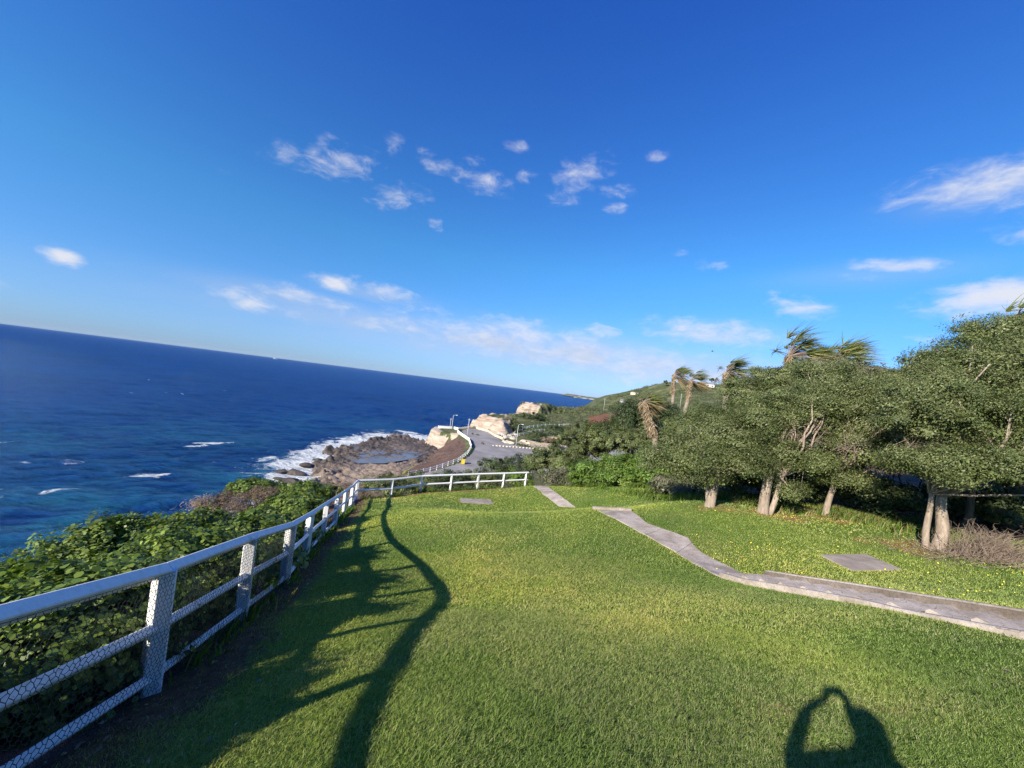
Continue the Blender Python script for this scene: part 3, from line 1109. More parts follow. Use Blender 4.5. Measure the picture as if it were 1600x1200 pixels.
def build_sea():
    na, nr = 640, 1150
    a = np.linspace(R(-82), R(58), na)
    r = np.geomspace(38, 24000, nr)
    A, Rr = np.meshgrid(a, r, indexing='ij')
    X, Y = np.sin(A) * Rr, np.cos(A) * Rr
    Z = np.zeros_like(X)
    rs = np.random.RandomState(4)
    step = Rr * math.log(24000 / 38) / nr
    for i in range(52):
        lam = 2.6 * (1.055 ** i) * rs.uniform(.9, 1.1)
        th = R(148) + rs.normal(0, .42)          # wind sea running in from the open side
        k = 2 * math.pi / lam
        amp = .0165 * lam * rs.uniform(.4, 1.2) / (1 + (lam / 9) ** 1.8)
        fade = np.clip((lam / step - 2.2) / 2.5, 0, 1)
        ph = rs.uniform(0, 6.28)
        kx, ky = math.sin(th) * k, math.cos(th) * k
        Z += fade * amp * np.sin(kx * X + ky * Y + ph + .6 * np.sin(.013 * X + .7 * i))
    # swell lines coming in
    sw = np.sin((X * .35 + Y * .94) * 2 * math.pi / 38 + 1.4 * np.sin(X / 60))
    Z += .16 * sw * np.clip(1 - Rr / 900, 0, 1)
    foam = np.zeros_like(X)
    near = Rr < 420
    Xn, Yn = X[near], Y[near]
    d, _ = dist_line(Xn, Yn, SHELF, True)
    f = np.clip(1.08 - d / (11 + 13 * vnoise(Xn / 14, Yn / 14, 8)), 0, 1)
    ps = at_z(440, 745, 0)
    f = np.maximum(f, np.clip(1 - np.hypot((Xn - ps.x) / 15, (Yn - ps.y) / 12), 0, 1) * .85)
    ps = at_z(375, 772, 0)
    f = np.maximum(f, np.clip(1 - np.hypot((Xn - ps.x) / 9, (Yn - ps.y) / 9), 0, 1) * .8)
    ps = at_z(480, 722, 0)
    f = np.maximum(f, np.clip(1 - np.hypot((Xn - ps.x) / 13, (Yn - ps.y) / 16), 0, 1) * .8)
    for (px, py, wx, wy, k) in CAPS:
        p = at_z(px, py, 0)
        vx, vy = p.x / p.length, p.y / math.hypot(p.x, p.y)
        vx = p.x / math.hypot(p.x, p.y)
        u = (Xn - p.x) * vy - (Yn - p.y) * vx
        v = (Xn - p.x) * vx + (Yn - p.y) * vy
        f = np.maximum(f, np.clip(1.3 - np.hypot(u / wx, v / (wy * 2.2)), 0, 1) * k)
    # thin broken caps further out
    cap = (vnoise(Xn / 7, Yn / 2.2, 21) * vnoise(Xn / 31, Yn / 27, 22))
    f = np.maximum(f, np.clip((cap - .66) * 3, 0, .42))
    foam[near] = f
    sh = np.clip(1 - Rr / 260, 0, 1) * .55
    for (px, py, rad, k) in ((60, 835, 26, 1.3), (220, 800, 22, 1.1), (20, 690, 40, .5), (560, 665, 45, .45), (330, 680, 40, .4), (430, 735, 22, 1.0), (150, 770, 20, .5)):
        p = at_z(px, py, 0)
        sh = np.maximum(sh, np.clip(1.3 - np.hypot(X - p.x, Y - p.y) / rad, 0, 1) * k)
    V = np.c_[X.ravel(), Y.ravel(), Z.ravel()]
    o = mesh_obj('sea', V, grid_faces(na, nr)[:, ::-1], M['sea'], smooth=True, attrs=dict(foam=foam.ravel(), shallow=sh.ravel()))
    tag(o, kind='structure')


build_sea()


def build_shelf():
    xs = np.arange(-95, -8, .42)
    ys = np.arange(70, 205, .42)
    X, Y = np.meshgrid(xs, ys, indexing='ij')
    d, _ = dist_line(X, Y, SHELF, True)
    ins = in_poly(X, Y, SHELF)
    sd = np.where(ins, d, -d) + (fbm(X / 6, Y / 6, 40, 5) - .5) * 11
    wx, wy = X + (fbm(X / 5, Y / 5, 50) - .5) * 6, Y + (fbm(X / 5, Y / 5, 51) - .5) * 6
    n = fbm(wx / 15, wy / 9, 41, 5)
    led = n * 9 + .5 * vnoise(X / 1.7, Y / 1.7, 9)
    fr = led - np.floor(led)
    terr = (np.floor(led) + np.clip(fr * 5, 0, 1)) / 9          # flat ledges with short risers
    Z = .05 + terr * 1.9 + (fbm(X / 1.1, Y / 1.1, 42, 4) - .5) * .55
    crk = abs(fbm(wx / 6, wy / 3.2, 44, 4) - .5)
    Z -= np.clip(1 - crk / .022, 0, 1) * .55                    # joints in the rock
    crk2 = abs(fbm(X / 2.6 + 9, Y / 5.5, 45, 4) - .5)
    Z -= np.clip(1 - crk2 / .02, 0, 1) * .35
    bl = fbm(X / 1.5, Y / 1.5, 47, 3)
    rub = np.clip(1 - abs(sd - 3) / 7, 0, 1)                    # broken blocks along the surf edge
    Z += np.clip((bl - .54) * 7, 0, 1) * (.25 + .9 * rub)
    Z = np.where(sd < 2.5, Z - (2.5 - sd) * .8, Z)
    V = np.c_[X.ravel(), Y.ravel(), Z.ravel()]
    F = grid_faces(len(xs), len(ys))
    F = F[V[F, 2].max(1) > -.9]
    used, inv = np.unique(F, return_inverse=True)
    m, nt, b, o = new_mat('shelf_rock')
    n1 = noise_node(nt, .09, 9, .7)
    n2 = noise_node(nt, .8, 9, .72)
    crk = noise_node(nt, .22, 9, .7, 'Object', (1, .35, 1), 1.5)
    c = ramp(nt, n1, [(.3, (.05, .041, .036)), (.5, (.105, .085, .072)), (.68, (.20, .162, .134))])
    c = mixc(nt, .7, c, ramp(nt, n2, [(.3, (.3, .3, .3)), (.62, (1.5, 1.45, 1.4))]), 'MULTIPLY')
    c = mixc(nt, .75, c, ramp(nt, crk, [(.38, (.28, .26, .25)), (.5, (1, 1, 1)), (.7, (1.25, 1.2, 1.15))]), 'MULTIPLY')
    pale = attr_node(nt, 'pale')
    c = mixc(nt, mathn(nt, 'MULTIPLY', pale, .8), c, mixc(nt, .6, (.36, .27, .19), ramp(nt, n2, [(.3, (.3, .3, .3)), (.62, (1.4, 1.4, 1.4))]), 'MULTIPLY'))
    nt.links.new(c, b.inputs['Base Color'])
    b.inputs['Roughness'].default_value = .75
    bump(nt, b, mathn(nt, 'ADD', n2, crk), 1.0, .6)
    pale = zone(X, Y, [tuple(at_z(px, py, 1.5)[:2]) for px, py in ((500, 735), (560, 722), (625, 715), (640, 735), (560, 762), (490, 765))], 6)
    o = mesh_obj('rock_shelf', V[used], inv.reshape(-1, 4), m, attrs=dict(pale=pale.ravel()[used]), smooth=False)
    tag(o, kind='structure')
    # still water left on the shelf
    pm, nt, b, _ = new_mat('pool_water')
    nt.links.new(ramp(nt, noise_node(nt, .3, 5), [(.3, (.11, .115, .125)), (.7, (.17, .17, .18))]), b.inputs['Base Color'])
    b.inputs['Roughness'].default_value = .3
    b.inputs['Specular IOR Level'].default_value = .3
    bump(nt, b, noise_node(nt, 1.2, 4), .25, .1)
    for i, pts in enumerate((((535, 714), (575, 703), (615, 699), (655, 702), (668, 708), (645, 717), (600, 724), (560, 724)),
                             ((548, 700), (560, 695), (578, 695), (572, 702), (556, 704)))):
        W = [at_z(px, py, 1.12) for px, py in pts]
        bm = bmesh.new()
        bm.faces.new([bm.verts.new(p) for p in W])
        me = bpy.data.meshes.new('rock_pool')
        bm.to_mesh(me)
        bm.free()
        if me.polygons[0].normal.z < 0:
            me.flip_normals()
        me.materials.append(pm)
        po = bpy.data.objects.new('rock_pool', me)
        COL.objects.link(po)
        tag(po, kind='structure')


build_shelf()


# ------------------------------------------------------------------ fence along the cliff edge
FH = 1.10


def build_fence():
    root = empty('white_fence', (FENCE_N[4][0], FENCE_N[4][1], FENCE_N[4][2] + CZ),
                 'long white timber post and rail fence bending round the seaward edge of the lawn', 'fence')
    rnd = random.Random(2)

    def up(p, h):
        return Vector((p[0], p[1], p[2] + CZ + h))
    pts = [Vector((p[0], p[1], p[2])) for p in FENCE_N]
    fpts = [Vector((p[0], p[1], p[2])) for p in FENCE_F]
    W = M['white_paint']
    for i, p in enumerate(pts + fpts[1:]):
        near = i < len(pts)
        ang = math.atan2(pts[min(i + 1, len(pts) - 1)].y - pts[max(i - 1, 0)].y, pts[min(i + 1, len(pts) - 1)].x - pts[max(i - 1, 0)].x) if near else R(32)
        mb = MB()
        g = hz(p.x, p.y) - CZ
        s = .135 if near else .125
        lean = Vector((rnd.uniform(-.012, .012), rnd.uniform(-.012, .012), 0))
        mb.beam(Vector((p.x, p.y, g + CZ - .35)), up(p, FH - .045) + lean, s, s, ang)
        mb.build('post', W, root)
    # square rails laid on edge
    for name, h, sec in (('top_rail', FH - .05, .092), ('mid_rail', .56, .075), ('bottom_rail', .13, .07)):
        for i in range(len(pts) - 1):
            a, b = up(pts[i], h), up(pts[i + 1], h)
            d = (b - a).normalized()
            mb = MB()
            mb.beam(a + d * .004, b - d * .004, sec, sec, R(45))
            mb.build(name, W, root)
    for name, h, sec in (('top_rail', FH - .05, .105), ('mid_rail', .52, .10)):
        for i in range(len(fpts) - 1):
            a, b = up(fpts[i], h), up(fpts[i + 1], h)
            d = (b - a).normalized()
            if i == len(fpts) - 2:
                b = b + d * .2
            mb = MB()
            mb.beam(a + d * .004, b - d * .004, sec, sec, R(45))
            mb.build(name, W, root)
    # six-sided netting on the lawn side of the near bays
    cell = .042
    segs = []
    for i in range(2, 6):
        a, b = pts[i], pts[i + 1]
        d = b - a
        L = math.hypot(d.x, d.y)
        side = Vector((d.y, -d.x, 0)).normalized() * .088
        hh = FH - .09
        nx, ny = int(L / cell), int(hh / (cell * .866))
        jit = {}

        def P(ix, iy, k):
            key = (ix, iy, k)
            x = (ix + (.5 if iy % 2 else 0)) * cell
            z = iy * cell * .9 + k * cell * .45
            if key not in jit:
                jit[key] = (rnd.uniform(-.004, .004), rnd.uniform(-.004, .004), rnd.uniform(-.006, .006))
            j = jit[key]
            t = min(max((x + j[0]) / L, -.02), 1.02)
            q = a + d * t
            sag = .012 * math.sin(z * 5 + x * 3)
            s2 = side * (1 + (j[2] + sag) / .088)
            return Vector((q.x + s2.x, q.y + s2.y, q.z + CZ + .04 + z + j[1]))
        for iy in range(ny):
            for ix in range(nx):
                # brick-like hexagons: a vertical twist, then two slanting wires
                p0, p1 = P(ix, iy, 0), P(ix, iy, 1)
                segs.append((p0, p1))
                if iy + 1 < ny:
                    if iy % 2:
                        n0, n1 = P(ix, iy + 1, 0), P(ix + 1, iy + 1, 0)
                    else:
                        n0, n1 = P(ix - 1, iy + 1, 0), P(ix, iy + 1, 0)
                    segs.append((p1, n0))
                    segs.append((p1, n1))
        for h in (.0, hh * .99):
            for k in range(nx):
                q0, q1 = a + d * (k / nx), a + d * ((k + 1) / nx)
                segs.append((Vector((q0.x + side.x, q0.y + side.y, q0.z + CZ + .04 + h)), Vector((q1.x + side.x, q1.y + side.y, q1.z + CZ + .04 + h))))
    A = np.array([s[0] for s in segs])
    B = np.array([s[1] for s in segs])
    D = B - A
    ln = np.linalg.norm(D, axis=1, keepdims=True)
    ok = (ln[:, 0] > 1e-4) & (ln[:, 0] < .2)
    A, B, D, ln = A[ok], B[ok], D[ok], ln[ok]
    D = D / ln
    S = np.cross(D, np.array([.73, -.68, .1]))
    S /= np.linalg.norm(S, axis=1, keepdims=True)
    U = np.cross(S, D)
    r = .0021
    ring = [(S * math.cos(t) + U * math.sin(t)) * r for t in (0, 2 * math.pi / 3, 4 * math.pi / 3)]
    V = np.stack([A + ring[0], A + ring[1], A + ring[2], B + ring[0], B + ring[1], B + ring[2]], 1).reshape(-1, 3)
    base = np.arange(len(A))[:, None] * 6
    F = np.vstack([base + np.array([0, 1, 4, 3]), base + np.array([1, 2, 5, 4]), base + np.array([2, 0, 3, 5])])
    mesh_obj('wire_netting', V, F, M['wire'], root)


build_fence()


# ------------------------------------------------------------------ leaves
PAL = {
    'hedge': [(.14, .20, .03), (.10, .155, .025), (.20, .26, .045), (.07, .115, .02), (.24, .29, .07), (.09, .145, .03)],
    'coastal': [(.095, .125, .038), (.125, .155, .05), (.165, .19, .07), (.065, .09, .03), (.21, .225, .10)],
    'bright': [(.11, .19, .028), (.14, .23, .035), (.085, .15, .025), (.19, .25, .055)],
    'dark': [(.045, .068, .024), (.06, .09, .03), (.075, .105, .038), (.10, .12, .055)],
    'brown': [(.16, .11, .075), (.22, .16, .11), (.12, .085, .06), (.27, .21, .15)],
    'straw': [(.33, .25, .13), (.26, .19, .10), (.40, .31, .17), (.20, .16, .07)],
    'grey': [(.13, .135, .075), (.17, .17, .105), (.10, .11, .06), (.22, .20, .13)],
}


def leaf_shape(kind):
    if kind == 'round':
        return np.array([(-.5, 0, 0), (-.22, .40, .08), (.2, .42, .1), (.5, 0, -.02), (.2, -.42, .1), (-.22, -.40, .08)])
    if kind == 'blade':
        return np.array([(-.5, -.12, 0), (-.5, .12, 0), (.5, .05, -.05), (.5, -.05, -.05)])
    return np.array([(-.55, 0, 0), (-.05, .23, .07), (.55, 0, -.03), (-.05, -.23, .07)])


def place_leaves(P, Nn, T, size, kind, rs):
    """leaf outlines at points P with normals Nn and long axes near T"""
    T = T - Nn * (T * Nn).sum(1, keepdims=True)
    T /= np.maximum(np.linalg.norm(T, axis=1, keepdims=True), 1e-6)
    B = np.cross(Nn, T)
    sh = leaf_shape(kind)
    k = len(sh)
    s = size[:, None, None]
    V = P[:, None, :] + s * (T[:, None, :] * sh[None, :, 0:1] + B[:, None, :] * sh[None, :, 1:2] + Nn[:, None, :] * sh[None, :, 2:3])
    F = np.arange(len(P) * k).reshape(-1, k)
    return V.reshape(-1, 3), F, k


def unit(v):
    return v / np.maximum(np.linalg.norm(v, axis=1, keepdims=True), 1e-9)


def foliage(ells, n, size, pal, rs, kind='leaf', puff=.35, sweep=None, updraft=.25, floor=-.35, per=120, inner=.55, holes=.0):
    """leaf clusters spread over and through a set of ellipsoids. ells: (center, (rx, ry, rz))"""
    C = np.array([e[0] for e in ells], float)
    Rr = np.array([e[1] for e in ells], float)
    area = (Rr[:, 0] * Rr[:, 1] + Rr[:, 0] * Rr[:, 2] + Rr[:, 1] * Rr[:, 2])
    npuff = max(len(ells), int(n / per))
    which = rs.choice(len(ells), npuff, p=area / area.sum())
    u = unit(rs.normal(size=(npuff, 3)))
    low = u[:, 2] < floor
    u[low, 2] *= -.6
    u = unit(u)
    rad = 1 - (1 - inner) * rs.rand(npuff) ** 1.6
    pc = C[which] + u * Rr[which] * rad[:, None]
    # leave ragged gaps and push clusters in and out
    pc += rs.normal(scale=.10, size=pc.shape) * Rr[which]
    if holes > 0:
        keep = vnoise(pc[:, 0] * 1.1 + pc[:, 2] * .7, pc[:, 1] * 1.1 - pc[:, 2] * .9, 77) > holes
        pc, u, which = pc[keep], u[keep], which[keep]
    m = len(pc)
    pr = puff * rs.uniform(.5, 1.4, m)
    idx = rs.randint(0, m, n)
    q = unit(rs.normal(size=(n, 3))) * (rs.rand(n, 1) ** .45)
    if sweep is not None:
        sw = np.array(sweep)
        q = q * np.array([1, 1, .62]) + sw * (rs.rand(n, 1) - .35) * 1.1
    else:
        q = q * np.array([1, 1, .75])
    P = pc[idx] + q * pr[idx][:, None]
    Nn = unit(u[idx] * .55 + unit(q + 1e-6) * .45 + rs.normal(scale=.34, size=(n, 3)) + rs.normal(scale=.28, size=(m, 3))[idx] + np.array([0, 0, updraft]))
    T = rs.normal(size=(n, 3))
    if sweep is not None:
        T = T * .55 + np.array(sweep) * 1.4
    sz = size * rs.uniform(.6, 1.35, n) * rs.uniform(.7, 1.35, m)[idx]
    V, F, k = place_leaves(P, Nn, T, sz, kind, rs)
    pl = np.array(PAL[pal])
    pick = rs.randint(0, len(pl), m)
    col = pl[pick][idx] * .6 + pl[rs.randint(0, len(pl), n)] * .4
    col = col * rs.uniform(.78, 1.22, (n, 1)) * rs.uniform(.72, 1.25, (m, 1))[idx]
    return V, F, np.repeat(col, k, axis=0), pc


def leaf_mesh(name, parts, mat, parent):
    Vs, Fs, Cs, n = [], [], [], 0
    for V, F, c in parts:
        Vs.append(V)
        Fs.append(F + n)
        Cs.append(c)
        n += len(V)
    return mesh_obj(name, np.vstack(Vs), np.vstack(Fs), mat, parent, cols=np.vstack(Cs))


def limb(mb, a, b, r0, r1, rnd, bend=.12, n=7, sides=8):
    a, b = Vector(a), Vector(b)
    L = (b - a).length
    o = Vector((rnd.uniform(-1, 1), rnd.uniform(-1, 1), rnd.uniform(-.4, .6))) * bend * L
    pts, rr = [], []
    for i in range(n):
        t = i / (n - 1)
        pts.append(a.lerp(b, t) + o * (4 * t * (1 - t)) + Vector((rnd.uniform(-1, 1), rnd.uniform(-1, 1), 0)) * .02 * L * (0 < i < n - 1))
        rr.append(r0 + (r1 - r0) * t)
    mb.tube(pts, rr, sides)
    return pts


def tree(name, base, stems, ells, label, n, pal, seed, size=.10, sweep=None, group='windswept trees behind the lawn', bark='bark', puff=.42, cat='tree',
         holes=.24, dead=None, bare=0, leafmat='leaf', floor=-.55, twigs=26):
    """stems: list of (dx, dy, dz, radius): leaning main stems from the base. dead: twiggy bare patch (centre, radii, count)"""
    rnd = random.Random(seed)
    rs = np.random.RandomState(seed)
    base = Vector(base)
    base.z = hz(base.x, base.y)
    root = empty(name, base, label, cat, group)
    tr = MB()
    tops = []
    for (sx, sy, dx, dy, dz, r) in stems:
        a = base + Vector((sx, sy, -.25))
        b = base + Vector((sx + dx, sy + dy, dz))
        pts, rr = [], []
        bend = Vector((rnd.uniform(-1, 1), rnd.uniform(-1, 1), 0)) * r * .5
        for i in range(9):
            t = i / 8
            flare = 1 + .4 * max(0, 1 - t * 5) ** 2
            pts.append(a.lerp(b, t) + bend * math.sin(t * 5))
            rr.append(r * flare * (1 - .4 * t) * rnd.uniform(.94, 1.06))
        tr.tube(pts, rr, 12)
        tops.append((b, r * .6))
    tr.build('trunk', M[bark], root, smooth=True)
    V, F, c, pc = foliage(ells, n, size, pal, rs, puff=puff, sweep=sweep, per=130, holes=holes, floor=floor, inner=.42)
    br = MB()
    for k in range(twigs):
        b, r = tops[k % len(tops)]
        t = Vector(pc[rnd.randrange(len(pc))])
        pts = limb(br, b - Vector((0, 0, r * .8)), t, r * rnd.uniform(.45, .8), .018, rnd, .1, 7, 6)
        for j in range(3):
            q = Vector(pc[rnd.randrange(len(pc))])
            s = pts[rnd.randrange(2, 6)]
            if (q - s).length < 2.4:
                limb(br, s, q, r * .22, .008, rnd, .14, 5, 5)
    br.build('branch', M[bark], root, smooth=True)
    parts = [(V, F, c)]
    leaf_mesh('crown', parts, M[leafmat], root)
    if dead:
        db = MB()
        for (cx, rad, cnt) in dead:
            cx = Vector(cx)
            for k in range(cnt):
                s = cx + Vector((rnd.gauss(0, .3) * rad[0], rnd.gauss(0, .3) * rad[1], -rad[2] * rnd.uniform(.2, 1)))
                e = cx + Vector((rnd.gauss(.25, .45) * rad[0], rnd.gauss(-.25, .4) * rad[1], rad[2] * rnd.uniform(-.5, 1.05)))
                p = limb(db, s, e, .013, .004, rnd, .15, 5, 4)
                for j in range(3):
                    q = p[rnd.randrange(1, 5)]
                    limb(db, q, q + Vector((rnd.gauss(.2, .25), rnd.gauss(-.1, .22), rnd.gauss(.14, .2))), .006, .0025, rnd, .15, 4, 3)
        db.build('dead_twigs', M['twig'], root)
    return root


def E(px, py, Y, rx, ry, rz):
    """ellipsoid centred where pixel (px, py) lies at depth Y"""
    p = at(px, py, Y)
    return (tuple(p), (rx, ry, rz))


WIND = (.86, .28, .16)
g1 = gp(1108, 792)
tree('windswept_tree', g1, [(0, 0, .3, .2, 1.55, .19), (.05, .1, -.1, .3, 1.3, .09)],
     [E(1075, 712, 14.6, 1.2, 1.2, .66), E(1130, 692, 15.0, 1.3, 1.4, .9), E(1178, 672, 15.4, 1.2, 1.4, 1.0), E(1036, 722, 15.0, .95, .9, .5), E(1165, 722, 14.2, 1.0, .9, .6),
      E(1110, 662, 16.2, 1.1, 1.2, .7), E(1085, 742, 14.8, .9, .8, .4)],
     'low domed tree with one pale trunk, nearest of the trees to the far fence', 130000, 'coastal', 11, .061, WIND)
g2 = gp(1192, 802)
tree('windswept_tree', g2, [(0, 0, .2, .2, 1.9, .2), (.22, .1, .55, .1, 1.5, .11)],
     [E(1215, 650, 15.6, 1.35, 1.3, .95), E(1262, 635, 15.6, 1.25, 1.2, .9), E(1218, 712, 14.8, .95, .8, .62), E(1180, 735, 14.6, .6, .5, .28), E(1290, 680, 15.6, 1.1, 1.1, .85),
      E(1236, 768, 14.4, .55, .5, .28), E(1262, 720, 15.0, .9, .8, .6)],
     'tree with a forked pale trunk and bare brown twigs in its crown', 112000, 'coastal', 12, .061, WIND,
     dead=[(at(1252, 672, 15.0), (1.1, .6, .9), 26), (at(1300, 700, 14.9), (1.0, .6, .8), 14)])
g3 = gp(1290, 806)
tree('windswept_tree', g3, [(0, 0, .3, .1, 1.7, .13)],
     [E(1330, 625, 15.4, 1.35, 1.3, 1.0), E(1385, 650, 15.0, 1.2, 1.2, 1.0), E(1350, 700, 14.6, 1.25, 1.1, .85), E(1405, 725, 14.2, 1.0, .9, .6), E(1285, 590, 17.2, 1.2, 1.2, .8),
      E(1330, 752, 14.6, .8, .7, .42), E(1295, 745, 14.8, .6, .6, .35), E(1400, 690, 14.4, 1.0, .9, .8)],
     'slender single-trunked tree between the forked tree and the split-trunk tree', 130000, 'coastal', 13, .061, WIND,
     dead=[(at(1325, 690, 14.0), (.9, .5, .7), 12)])
g4 = gp(1455, 858)
tree('windswept_tree', g4, [(-.12, 0, -.02, .1, 1.75, .10), (.02, -.05, .44, .2, 1.8, .19)],
     [E(1452, 615, 12.6, 1.2, 1.3, .9), E(1530, 585, 12.4, 1.3, 1.3, .95), E(1620, 570, 12.4, 1.5, 1.4, 1.0), E(1440, 660, 12.0, 1.2, 1.1, .85), E(1530, 650, 11.6, 1.35, 1.2, .9),
      E(1610, 660, 11.4, 1.35, 1.2, .95), E(1440, 730, 11.5, 1.0, 1.0, .55), E(1550, 725, 11.2, 1.1, 1.0, .6), E(1610, 742, 10.9, 1.0, .9, .55), E(1490, 722, 11.2, .9, .8, .52),
      E(1690, 600, 12.0, 1.4, 1.3, 1.1), E(1700, 720, 11.4, 1.3, 1.2, .8), E(1480, 620, 12.8, 1.3, 1.2, 1.0), E(1580, 620, 12.4, 1.4, 1.2, 1.0)],
     'largest tree, with a thick split grey trunk, beside the heap of dry brush', 260000, 'coastal', 14, .06, WIND, dead=[(at(1400, 690, 12.4), (.6, .6, .5), 10)])
tree('windswept_tree', at(1500, 800, 14.5), [(0, 0, .2, -.3, 2.0, .13)],
     [E(1478, 570, 15.5, 1.3, 1.2, .7), E(1560, 527, 15.0, 1.5, 1.3, .75), E(1425, 606, 15.8, 1.1, 1.1, .7), E(1640, 540, 15.0, 1.5, 1.3, .9), E(1500, 590, 15.6, 1.6, 1.2, 1.0),
      E(1590, 590, 15.4, 1.7, 1.2, 1.1)],
     'tall dark tree standing behind the split-trunk tree, highest green crown on the right', 112000, 'coastal', 15, .07, WIND, bark='dark_bark')
tree('windswept_tree', at(1215, 700, 22), [(0, 0, .3, .2, 3.2, .16)],
     [E(1215, 592, 21.5, 1.5, 1.4, .8), E(1165, 610, 21.5, 1.4, 1.3, .65), E(1255, 588, 21.5, 1.2, 1.2, .8), E(1185, 645, 20.5, 1.6, 1.5, .9), E(1240, 630, 20.5, 1.5, 1.4, 1.0)],
     'rounded tree crown behind the others, just below the tall palm heads', 62000, 'coastal', 16, .09, WIND, bark='dark_bark')
tree('windswept_tree', at(1345, 690, 20), [(0, 0, .3, .2, 3.2, .16)],
     [E(1310, 585, 19.5, 1.4, 1.3, .75), E(1360, 592, 19.0, 1.2, 1.1, .65), E(1345, 630, 18.5, 1.8, 1.3, 1.1)],
     'grey-green tree crown behind, in the dip between the palm heads and the tall dark tree', 50000, 'grey', 17, .09, WIND, bark='dark_bark',
     dead=[(at(1285, 585, 19), (1.5, .8, .7), 40)])
tree('dark_tree', at(985, 700, 36), [(0, 0, .2, .2, 3.6, .25)],
     [E(988, 656, 36, 2.0, 2.0, 1.8), E(962, 684, 35, 1.9, 1.8, 1.4), E(1026, 648, 37, 1.7, 1.6, 1.6)],
     'dark bushy tree beside the leaning palm, left of the pale-trunked trees', 46000, 'dark', 18, .14, None, 'trees beyond the bushes', 'dark_bark', .6)


# ------------------------------------------------------------------ bushes
def bush(name, ells, label, n, pal, seed, size, group, puff=.3, kind='leaf', sweep=None, mat='leaf', holes=.12, cat='bush', base=None, stems=9, floor=-.2, per=110, stem_mat='dark_bark'):
    rnd = random.Random(seed)
    rs = np.random.RandomState(seed)
    cx = sum((Vector(e[0]) for e in ells), Vector()) / len(ells)
    gz = hz(cx.x, cx.y)
    root = empty(name, (cx.x, cx.y, gz), label, cat, group)
    V, F, c, pc = foliage(ells, n, size, pal, rs, kind, puff, sweep, .55, floor, per, .5, holes)
    leaf_mesh('foliage', [(V, F, c)], M[mat], root)
    if stems:
        mb = MB()
        for k in range(stems):
            t = Vector(pc[rnd.randrange(len(pc))])
            s = Vector((cx.x + rnd.gauss(0, .03), cx.y + rnd.gauss(0, .03), 0))
            s.z = hz(s.x, s.y) - .1
            limb(mb, s, t, .035 * (size / .08) ** .5, .008, rnd, .15, 6, 6)
        mb.build('stem', M[stem_mat], root, smooth=True)
    return root


def fence_at(t):
    i = min(int(t), len(FENCE_N) - 2)
    a, b = Vector(FENCE_N[i]), Vector(FENCE_N[i + 1])
    return a.lerp(b, t - i)


# glossy hedge between the fence and the cliff: one bush after another
HG = 'glossy hedge bushes between fence and sea'
hedge_spots = [  # fence parameter, distance out from the fence, height of the middle above the rail foot, rx, ry, rz, label
    (1.2, 1.15, .05, 1.0, 1.1, .6, 'glossy hedge bush behind the fence, the one nearest the person with the phone'),
    (2.6, 1.05, .12, .95, 1.0, .6, 'glossy bright green bush against the nearest fence bay at the left edge'),
    (3.9, .98, .2, .9, .95, .6, 'glossy bush directly behind the second netted fence bay'),
    (5.1, 1.0, .22, .92, .95, .6, 'glossy bush behind the fence between the third and fourth posts'),
    (6.3, 1.05, .2, .9, 1.15, .6, 'dark glossy bush behind the fence where the netting ends'),
    (7.3, 1.15, .2, .95, 1.2, .6, 'glossy bush behind the white sunlit posts'),
    (2.9, 2.5, -.75, 1.1, 1.3, .6, 'lowest outer hedge bush at the left edge, against the teal water'),
    (4.2, 2.4, -.38, 1.1, 1.2, .75, 'largest outer hedge bush, its crest seen against the teal shallows'),
    (5.3, 2.3, .0, 1.1, 1.3, .75, 'outer hedge bush whose crest hides the shore below'),
    (6.3, 2.3, .1, 1.1, 1.3, .7, 'outer hedge bush beyond the crest, next to the dry grey scrub'),
    (8.4, 1.25, .3, .95, 1.2, .6, 'last glossy bush before the dry scrub, behind the thin far posts'),
]
for i, (t, out, h, rx, ry, rz, lab) in enumerate(hedge_spots):
    p = fence_at(t)
    q = Vector((p.x - out, p.y + out * .12, p.z + CZ + h))
    near = t < 5.5
    nn = int((38000 if near else 18000) * rx * ry)
    rs_ = np.random.RandomState(900 + i)
    es = [((q.x, q.y, q.z), (rx, ry, rz))]
    for k in range(3):
        es.append(((q.x + rs_.uniform(-.6, .6) * rx, q.y + rs_.uniform(-.7, .7) * ry, q.z + rs_.uniform(-.1, .32) * rz), (rx * .55, ry * .55, rz * .6)))
    bush('hedge_bush', es, lab, nn, 'hedge', 100 + i, (.05 if near else .07), HG, .17, 'round', None, 'glossy_leaf', .2, floor=-.75, per=42, stems=14)

